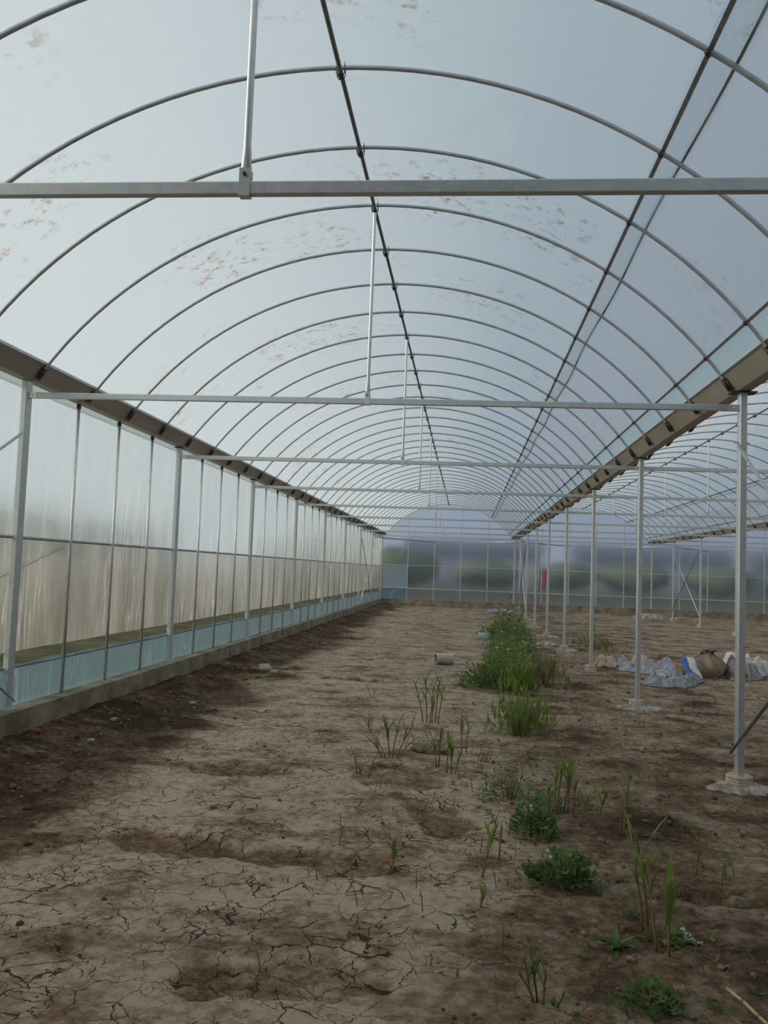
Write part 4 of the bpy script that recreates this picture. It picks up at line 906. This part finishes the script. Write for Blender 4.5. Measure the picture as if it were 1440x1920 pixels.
# ------------------------------------------------------------------ rubbish and rubble
M['pvc'] = principled('cream_ribbed_plastic', (0.52, 0.45, 0.38), (0.64, 0.58, 0.50), 0.6, 0, 6, 0.2, 40)
M['board'] = principled('grey_brown_board', (0.30, 0.24, 0.18), (0.42, 0.35, 0.27), 0.85, 0, 8)
M['brick'] = principled('red_brick', (0.20, 0.085, 0.045), (0.32, 0.15, 0.085), 0.9, 0, 14, 0.4, 60)
M['pale_brick'] = principled('pale_rubble', (0.30, 0.25, 0.20), (0.50, 0.44, 0.38), 0.9, 0, 12, 0.4, 60)
M['bottle'] = film('teal_bottle_plastic', (0.76, 0.90, 0.87), 0.35, 0.30, 0.25, 0, gloss=0.12)
M['white_pl'] = principled('white_plastic', (0.55, 0.56, 0.55), (0.72, 0.72, 0.70), 0.5, 0, 10, 0.2, 30)
M['grey_sheet'] = principled('grey_plastic_sheet', (0.18, 0.20, 0.23), (0.32, 0.34, 0.37), 0.5, 0, 4)

def pipe_piece():
    t = empty('corrugated_pipe', (-0.325, 15.0, gz(-0.325, 15.0)), 0.30); tag(t, 'short cream corrugated plastic pipe lying on the clay', 'pipe')
    r = 0.098; L_ = 0.31; n = 13; out = []
    for i in range(n):
        x = -L_ / 2 + L_ * i / n
        out += [(x, r * 0.85), (x + L_ / n * 0.22, r), (x + L_ / n * 0.62, r), (x + L_ / n * 0.84, r * 0.85)]
    rows = [[(x, q * math.cos(2 * math.pi * k / 24), r + q * math.sin(2 * math.pi * k / 24)) for k in range(25)] for x, q in out]
    inner = [[(x, r * 0.86 * math.cos(2 * math.pi * k / 24), r + r * 0.86 * math.sin(2 * math.pi * k / 24)) for k in range(25)] for x in (out[-1][0], out[0][0])]
    MB().grid(rows + inner + [rows[0]]).build('ribbed_wall', M['pvc'], t)
pipe_piece()

def shard(name, x, y, sx, sy, sz, rz, m, label, seed, cat, group=None, lift=0.0, tilt=0.0):
    """irregular broken piece with chipped corners"""
    rs = random.Random(seed); bm = bmesh.new(); bmesh.ops.create_cube(bm, size=1.0)
    for v in bm.verts: v.co = Vector((v.co.x * sx * rs.uniform(0.8, 1.1), v.co.y * sy * rs.uniform(0.75, 1.1), v.co.z * sz * rs.uniform(0.8, 1.1)))
    bmesh.ops.bevel(bm, geom=bm.edges[:], offset=min(sx, sy, sz) * 0.14, segments=1, affect='EDGES')
    me = bpy.data.meshes.new(name); bm.to_mesh(me); bm.free()
    o = put(name, me, M[m], None, (x, y, gz(x, y) + sz * 0.28 + lift), rz); o.rotation_euler = (tilt, 0, rz); tag(o, label, cat, group); return o
shard('board_scrap', -0.66, 16.75, 0.34, 0.22, 0.02, 0.3, 'board', 'flat pale board scrap behind the corrugated pipe', 1, 'board', tilt=0.08)
shard('brick', 3.531, 16.96, 0.24, 0.11, 0.07, 0.1, 'brick', 'orange brick lying behind the crumpled tarp', 2, 'brick')
shard('broken_block', -2.99, 12.85, 0.20, 0.14, 0.11, 0.5, 'pale_brick', 'larger pale broken block by the left curb', 3, 'rubble', 'rubble by the left curb', tilt=0.5)
shard('broken_block', -2.79, 12.66, 0.16, 0.10, 0.06, -0.4, 'pale_brick', 'smaller pale chip right of the broken block', 4, 'rubble', 'rubble by the left curb', tilt=-0.3)
shard('block_chip', -3.15, 12.9, 0.12, 0.05, 0.03, 0.2, 'pale_brick', 'thin pale sliver left of the broken block', 5, 'rubble', 'rubble by the left curb')
SH = [(-3.62, 7.1, .09, .05, .03, 'brick', 'red brick flake against the curb at the left edge'), (-3.55, 7.38, .07, .05, .03, 'brick', 'second red brick flake a little up the curb'), (-3.179, 7.22, .09, .06, .03, 'pale_brick', 'pale pinkish shard farther from the curb'), (-3.303, 6.59, .10, .05, .04, 'brick', 'brown red shard in front of the others at the left edge'),
      (-3.55, 9.3, .10, .06, .04, 'brick', 'red brick flake beside the dark soil bank'), (-3.35, 8.1, .07, .05, .03, 'pale_brick', 'small grey stone between the red flakes'), (-3.05, 9.6, .08, .06, .04, 'pale_brick', 'pale stone on the dark soil bank'), (-3.4, 11.4, .09, .06, .04, 'brick', 'reddish lump farther along the curb'),
      (-2.9, 17.5, .12, .08, .05, 'clod', 'dark clod halfway along the left curb'), (-2.3, 18.2, .10, .05, .03, 'pale_brick', 'pale stone in mid floor far from the curb'), (-1.95, 17.6, .10, .05, .03, 'pale_brick', 'pale stone in mid floor nearer the pipe')]
for i, (x, y, a, b_, c, m, lb) in enumerate(SH): shard('stone' if m != 'brick' else 'brick_flake', x, y, a, b_, c, i * 0.9, m, lb, 30 + i, 'stone' if m != 'brick' else 'brick', 'scattered stones and brick flakes')
shard('white_block', 1.64, 27.0, 0.16, 0.14, 0.30, 0.2, 'pale_brick', 'whitish block standing by the distant posts', 50, 'block')
shard('rubble_block', 8.6, 35.4, 0.35, 0.2, 0.16, 0.2, 'pale_brick', 'pale block between the distant crossed braces', 51, 'block')
t = put('mortar_heap', pad_mesh(0.62, 9, 0.20), M['mortar'], None, (7.6, 36.3, 0.0)); tag(t, 'white heap of spilled mortar near the far wall', 'mortar')
t = put('mortar_heap', pad_mesh(0.30, 12, 0.06), M['mortar'], None, (1.85, 20.3, gz(1.85, 20.3))); tag(t, 'low pale mortar spill beside the fourth near post', 'mortar')

def clod(x, y, rx, ry, rz_, label, seed):
    vs, fs = blob(rx, ry, rz_, rz_ * 0.45, seed, 2, 0.55); b = MB(); b.add(vs, fs, False)
    o = b.build('soil_clod', M['clod_pale'], None, (x, y, gz(x, y))); tag(o, label, 'clod', 'soil clods')
M['clod_pale'] = principled('dry_clod', (0.11, 0.085, 0.055), (0.26, 0.215, 0.155), 0.95, 0, 12, 0.9, 45, spec=0.15)
clod(0.864, 4.55, 0.115, 0.07, 0.065, 'big dry clay clod at the edge of the ditch', 3)
clod(0.99, 4.62, 0.06, 0.05, 0.045, 'smaller clay clod touching the tallest reeds', 4)
clod(1.42, 4.60, 0.07, 0.05, 0.05, 'brown clod by the ditch at the right edge', 5)
clod(0.42, 7.2, 0.06, 0.05, 0.03, 'low clod on the weed strip', 6)
clod(-0.30, 7.75, 0.16, 0.10, 0.05, 'crumbly mound behind the trio of stems', 7)

def crumple(name, path, width, hfun, m, label, seed, nu=46, nv=22, amp=0.05, cat='tarp', group=None, freq=5.0):
    """heap of creased sheet: path of (x, y) down the middle, hfun(u, v) the height of the heap"""
    path = np.array(path, float); ts = np.linspace(0, 1, len(path))
    U, V = np.meshgrid(np.linspace(0, 1, nu), np.linspace(-1, 1, nv), indexing='ij')
    cx = np.interp(U, ts, path[:, 0]); cy = np.interp(U, ts, path[:, 1]); W = np.vectorize(width)(U) if callable(width) else np.full(U.shape, width)
    ed = 1 + 0.55 * fbm(U * 11 + seed, np.sign(V) * 3.0, 4, 0.6)
    X = cx + 0.16 * fbm(U * 2 + seed, V * 5 + seed, 4, 0.6) * (0.3 + 3 * np.abs(U - 0.5) ** 2); Y = cy + V * W * 0.5 * ed
    cr = 0.0; uu = U * len(path) * 0.45; vv = V * W * 0.5
    for oc in range(4):
        cs, sn = math.cos(oc * 1.1 + seed), math.sin(oc * 1.1 + seed); kk = freq * 0.9 * 1.9 ** oc
        cr = cr + (1 - np.abs(2 * vnoise((uu * cs - vv * sn) * kk + seed, (uu * sn + vv * cs) * kk * 0.6) - 1)) ** 2 * 0.58 ** oc
    rim = np.clip(1 - V * V, 0, 1) ** 0.75 * np.clip(np.minimum(U, 1 - U) * 7, 0.12, 1)
    Z = soil(X, Y)[0] + 0.010 + (np.maximum(0.0, np.vectorize(hfun)(U, V)) + amp * 0.62 * cr) * rim
    P = [[(X[a, b], Y[a, b], Z[a, b]) for b in range(nv)] for a in range(nu)]
    o0 = Vector((path[0][0], path[0][1], 0)); P = [[tuple(Vector(p) - o0) for p in r] for r in P]
    mb = MB().grid(P); mb.smooth = [False] * len(mb.f); o = mb.build(name, M[m], None, o0); md = o.modifiers.new('thick', 'SOLIDIFY'); md.thickness = 0.008; md.offset = 1
    tag(o, label, cat, group); return o

def tarp_material(name, cols, scale, ang=0.0):
    m, nt, N, L, out = mat(name); b = N.new('ShaderNodeBsdfPrincipled'); b.inputs['Roughness'].default_value = 0.45; b.inputs['Specular IOR Level'].default_value = 0.4
    tc = N.new('ShaderNodeTexCoord'); mp = N.new('ShaderNodeMapping'); mp.inputs['Rotation'].default_value = (0, 0, ang); L.new(tc.outputs['Object'], mp.inputs[0])
    n = N.new('ShaderNodeTexNoise'); n.inputs['Scale'].default_value = scale; n.inputs['Detail'].default_value = 3; n.inputs['Distortion'].default_value = 1.0; L.new(mp.outputs[0], n.inputs['Vector'])
    r = N.new('ShaderNodeValToRGB'); e = r.color_ramp.elements; e[0].position = 0.30; e[0].color = rgba(cols[0]); e[1].position = 0.72; e[1].color = rgba(cols[-1])
    for i, c in enumerate(cols[1:-1]): k = e.new(0.30 + 0.42 * (i + 1) / (len(cols) - 1)); k.color = rgba(c)
    L.new(n.outputs['Fac'], r.inputs[0]); L.new(r.outputs[0], b.inputs['Base Color'])
    n2 = N.new('ShaderNodeTexNoise'); n2.inputs['Scale'].default_value = 14; n2.inputs['Detail'].default_value = 5; bp = N.new('ShaderNodeBump'); bp.inputs['Strength'].default_value = 0.5; bp.inputs['Distance'].default_value = 0.03
    L.new(tc.outputs['Object'], n2.inputs['Vector']); L.new(n2.outputs['Fac'], bp.inputs['Height']); L.new(bp.outputs[0], b.inputs['Normal'])
    L.new(b.outputs[0], out.inputs[0]); return m
M['tarp'] = tarp_material('grey_blue_tarp', [(0.13, 0.15, 0.20), (0.42, 0.45, 0.50), (0.24, 0.28, 0.38), (0.45, 0.36, 0.28), (0.55, 0.56, 0.58)], 2.6)
M['tarp_pink'] = tarp_material('tan_tarp_end', [(0.25, 0.17, 0.12), (0.42, 0.31, 0.24), (0.50, 0.42, 0.36)], 3)
M['plastic_dark'] = tarp_material('dark_grey_plastic', [(0.06, 0.06, 0.07), (0.14, 0.13, 0.13), (0.36, 0.33, 0.31), (0.10, 0.10, 0.12)], 2.4)
M['plastic_silver'] = tarp_material('silver_grey_plastic', [(0.12, 0.12, 0.11), (0.34, 0.36, 0.38), (0.20, 0.20, 0.19), (0.42, 0.46, 0.50)], 4)
M['sack'] = tarp_material('brown_sack', [(0.17, 0.12, 0.08), (0.30, 0.22, 0.15), (0.36, 0.28, 0.20)], 3)
M['blue'] = principled('blue_band', (0.015, 0.10, 0.45), (0.06, 0.22, 0.60), 0.45, 0, 5)
M['tarp_white'] = tarp_material('white_plastic_sheet', [(0.42, 0.42, 0.42), (0.62, 0.62, 0.61), (0.50, 0.48, 0.46)], 3)

tarp = crumple('tarp', [(2.72, 15.95), (3.0, 15.6), (3.35, 15.35), (3.75, 15.15)], lambda u: 0.75 + 0.55 * math.sin(math.pi * min(1, u + 0.1)), lambda u, v: 0.07 + 0.14 * math.sin(math.pi * u) * max(0, v + 0.2) + 0.05 * math.sin(u * 17), 'tarp', 'crumpled grey blue tarp spread behind the second steel post', 3, 96, 44, 0.12)
o = crumple('tarp_end', [(2.42, 16.15), (2.60, 16.05), (2.80, 15.95)], 0.5, lambda u, v: 0.14 * math.sin(math.pi * (0.2 + 0.6 * u)), 'tarp_pink', 'tan rolled end of the tarp at its left', 5, 30, 24, 0.07, 'tarp')
def blue_band():
    P = []
    for v in np.linspace(0, 1, 14):
        P.append([(3.60 + 0.07 * u + 0.05 * v + 0.015 * math.sin(v * 9), 14.85 - 0.40 * v, 0.31 * (1 - v) + 0.02 + 0.03 * math.sin(v * math.pi) + gz(3.6, 14.5) * v + 0.006 * math.sin(v * 21 + u * 5)) for u in np.linspace(0, 1, 4)])
    o = MB().grid([[(a - 3.6, b - 14.6, c) for a, b, c in r] for r in P]).build('blue_strip', M['blue'], None, (3.6, 14.6, 0)); md = o.modifiers.new('t', 'SOLIDIFY'); md.thickness = 0.005
    tag(o, 'bright blue plastic strip lying over the tarp', 'plastic strip')
    P = [[(a + 0.10, b - 0.01, c - 0.004) for a, b, c in [(p[0] + 0.05 * (k / 3.0), p[1], p[2]) for k, p in enumerate(r)]] for r in P]
    o = MB().grid([[(a - 3.6, b - 14.6, c) for a, b, c in r] for r in P]).build('pale_strip', M['tarp_white'], None, (3.6, 14.6, 0)); md = o.modifiers.new('t', 'SOLIDIFY'); md.thickness = 0.005
    tag(o, 'pale plastic strip right beside the blue strip', 'plastic strip')
blue_band()
def sack():
    c = (4.02, 15.02, gz(4.02, 15.02)); t = empty('sack', c); tag(t, 'slumped brown sack with a gathered neck on the tarp', 'sack')
    P = []
    for v in np.linspace(0, 1, 22):
        z = 0.40 * v; r = (0.27 * math.sin(math.pi * (0.30 + 0.62 * v)) + 0.015); row = []
        sx = 0.02 + 0.05 * v; sy = -0.02 * v
        for k in range(49):
            a = 2 * math.pi * k / 48; pl = 1 + (0.05 + 0.10 * v) * math.sin(9 * a + 4 * v) + 0.05 * math.sin(4 * a + 1.3)
            row.append((sx + r * pl * 1.18 * math.cos(a), sy + r * pl * 0.9 * math.sin(a), z + 0.02 * math.sin(3 * a) * v))
        P.append(row)
    MB().grid(P).build('body', M['sack'], t)
    P = []
    for v in np.linspace(0, 1, 9):
        r = 0.055 + 0.055 * v; P.append([(0.075 + 0.05 * v + r * (1 + 0.25 * math.sin(7 * 2 * math.pi * k / 42)) * math.cos(2 * math.pi * k / 42), -0.02 - 0.06 * v + 0.6 * r * (1 + 0.25 * math.sin(7 * 2 * math.pi * k / 42)) * math.sin(2 * math.pi * k / 42), 0.385 + 0.085 * v) for k in range(43)])
    o = MB().grid(P).build('gathered_neck', M['plastic_dark'], t); md = o.modifiers.new('t', 'SOLIDIFY'); md.thickness = 0.008
sack()
crumple('plastic_bundle', [(4.40, 15.0), (4.58, 15.02), (4.8, 15.08), (5.05, 15.2)], lambda u: 0.56 - 0.14 * u, lambda u, v: (0.30 - 0.17 * u) * max(0.0, 1 - v * v) ** 0.5, 'plastic_dark', 'dark grey plastic bundle trailing right from the brown sack', 8, 52, 34, 0.12)
crumple('plastic_sheet', [(2.72, 13.55), (3.0, 13.5), (3.35, 13.65), (3.6, 14.0), (3.85, 14.45)], lambda u: 0.42 + 0.2 * math.sin(math.pi * u), lambda u, v: 0.02 + 0.05 * math.sin(u * 9) ** 2, 'plastic_silver', 'silver grey creased plastic sheet in front of the brown sack', 9, 90, 34, 0.12)
crumple('tarp', [(4.72, 16.0), (5.2, 15.9), (5.8, 15.9), (6.4, 16.0)], 0.75, lambda u, v: 0.10 + 0.06 * math.sin(u * 6), 'tarp', 'grey tarp piece at the right edge behind the nearest steel post', 12, 60, 30, 0.12)
crumple('plastic_sheet', [(4.78, 16.5), (5.1, 16.45), (5.55, 16.5)], 0.55, lambda u, v: 0.22 + 0.03 * math.sin(u * 5), 'tarp_white', 'white plastic sheet behind the right hand tarp', 13, 40, 26, 0.10)
crumple('plastic_sheet', [(0.9, 36.5), (1.5, 36.9), (2.1, 36.7)], 1.5, lambda u, v: 0.02 + 0.05 * u, 'grey_sheet', 'grey plastic sheet on the soil near the far wall', 15, 26, 16, 0.10)

def bottle():
    x, y = 0.52, 21.4; t = empty('plastic_bottle', (x, y, gz(x, y)), 0.1); tag(t, 'pale teal plastic bottle lying at the edge of the weeds', 'bottle')
    prof = [(-0.18, 0.0), (-0.18, 0.066), (-0.172, 0.075), (-0.12, 0.075), (-0.11, 0.070), (-0.10, 0.075), (0.02, 0.075), (0.03, 0.070), (0.04, 0.075), (0.08, 0.075), (0.125, 0.05), (0.14, 0.028), (0.165, 0.026)]
    rows = [[(a, r * math.cos(2 * math.pi * k / 18), 0.075 + r * math.sin(2 * math.pi * k / 18)) for k in range(19)] for a, r in prof]
    MB().grid(rows).build('body', M['bottle'], t)
    MB().tube([(0.15, 0, 0.075), (0.185, 0, 0.075)], 0.032, 14).build('cap', M['white_pl'], t)
bottle()
def scrap():
    x, y = 1.044, 4.03; P = [[(0.075 * u - 0.03, 0.045 * v + 0.02 * u * u, 0.012 + 0.016 * math.sin(3 * u + 2) + 0.01 * math.sin(5 * v + u * 4)) for v in np.linspace(-0.6, 0.6, 7)] for u in np.linspace(-0.6, 0.9, 9)]
    o = MB().grid(P).build('plastic_scrap', M['white_pl'], None, (x, y, gz(x, y)), -0.7); md = o.modifiers.new('t', 'SOLIDIFY'); md.thickness = 0.003
    tag(o, 'white plastic scrap on the soil right of the tallest reeds', 'plastic scrap')
scrap()
def straw():
    x, y = 1.06, 3.56; t = empty('straw_stalk', (x, y, gz(x, y))); tag(t, 'yellow straw stalk lying at the bottom right corner', 'straw')
    pts = [(0, 0, 0.02), (0.03, -0.10, 0.022), (0.055, -0.2, 0.018), (0.085, -0.33, 0.02)]
    MB().tube(pts, 0.0065, 7).build('stalk', M['straw'], t)
    for p in pts[1:3]: MB().tube([(p[0] - 0.002, p[1] + 0.006, p[2]), (p[0] + 0.002, p[1] - 0.006, p[2])], 0.0085, 7).build('node', M['dry'], t)
straw()
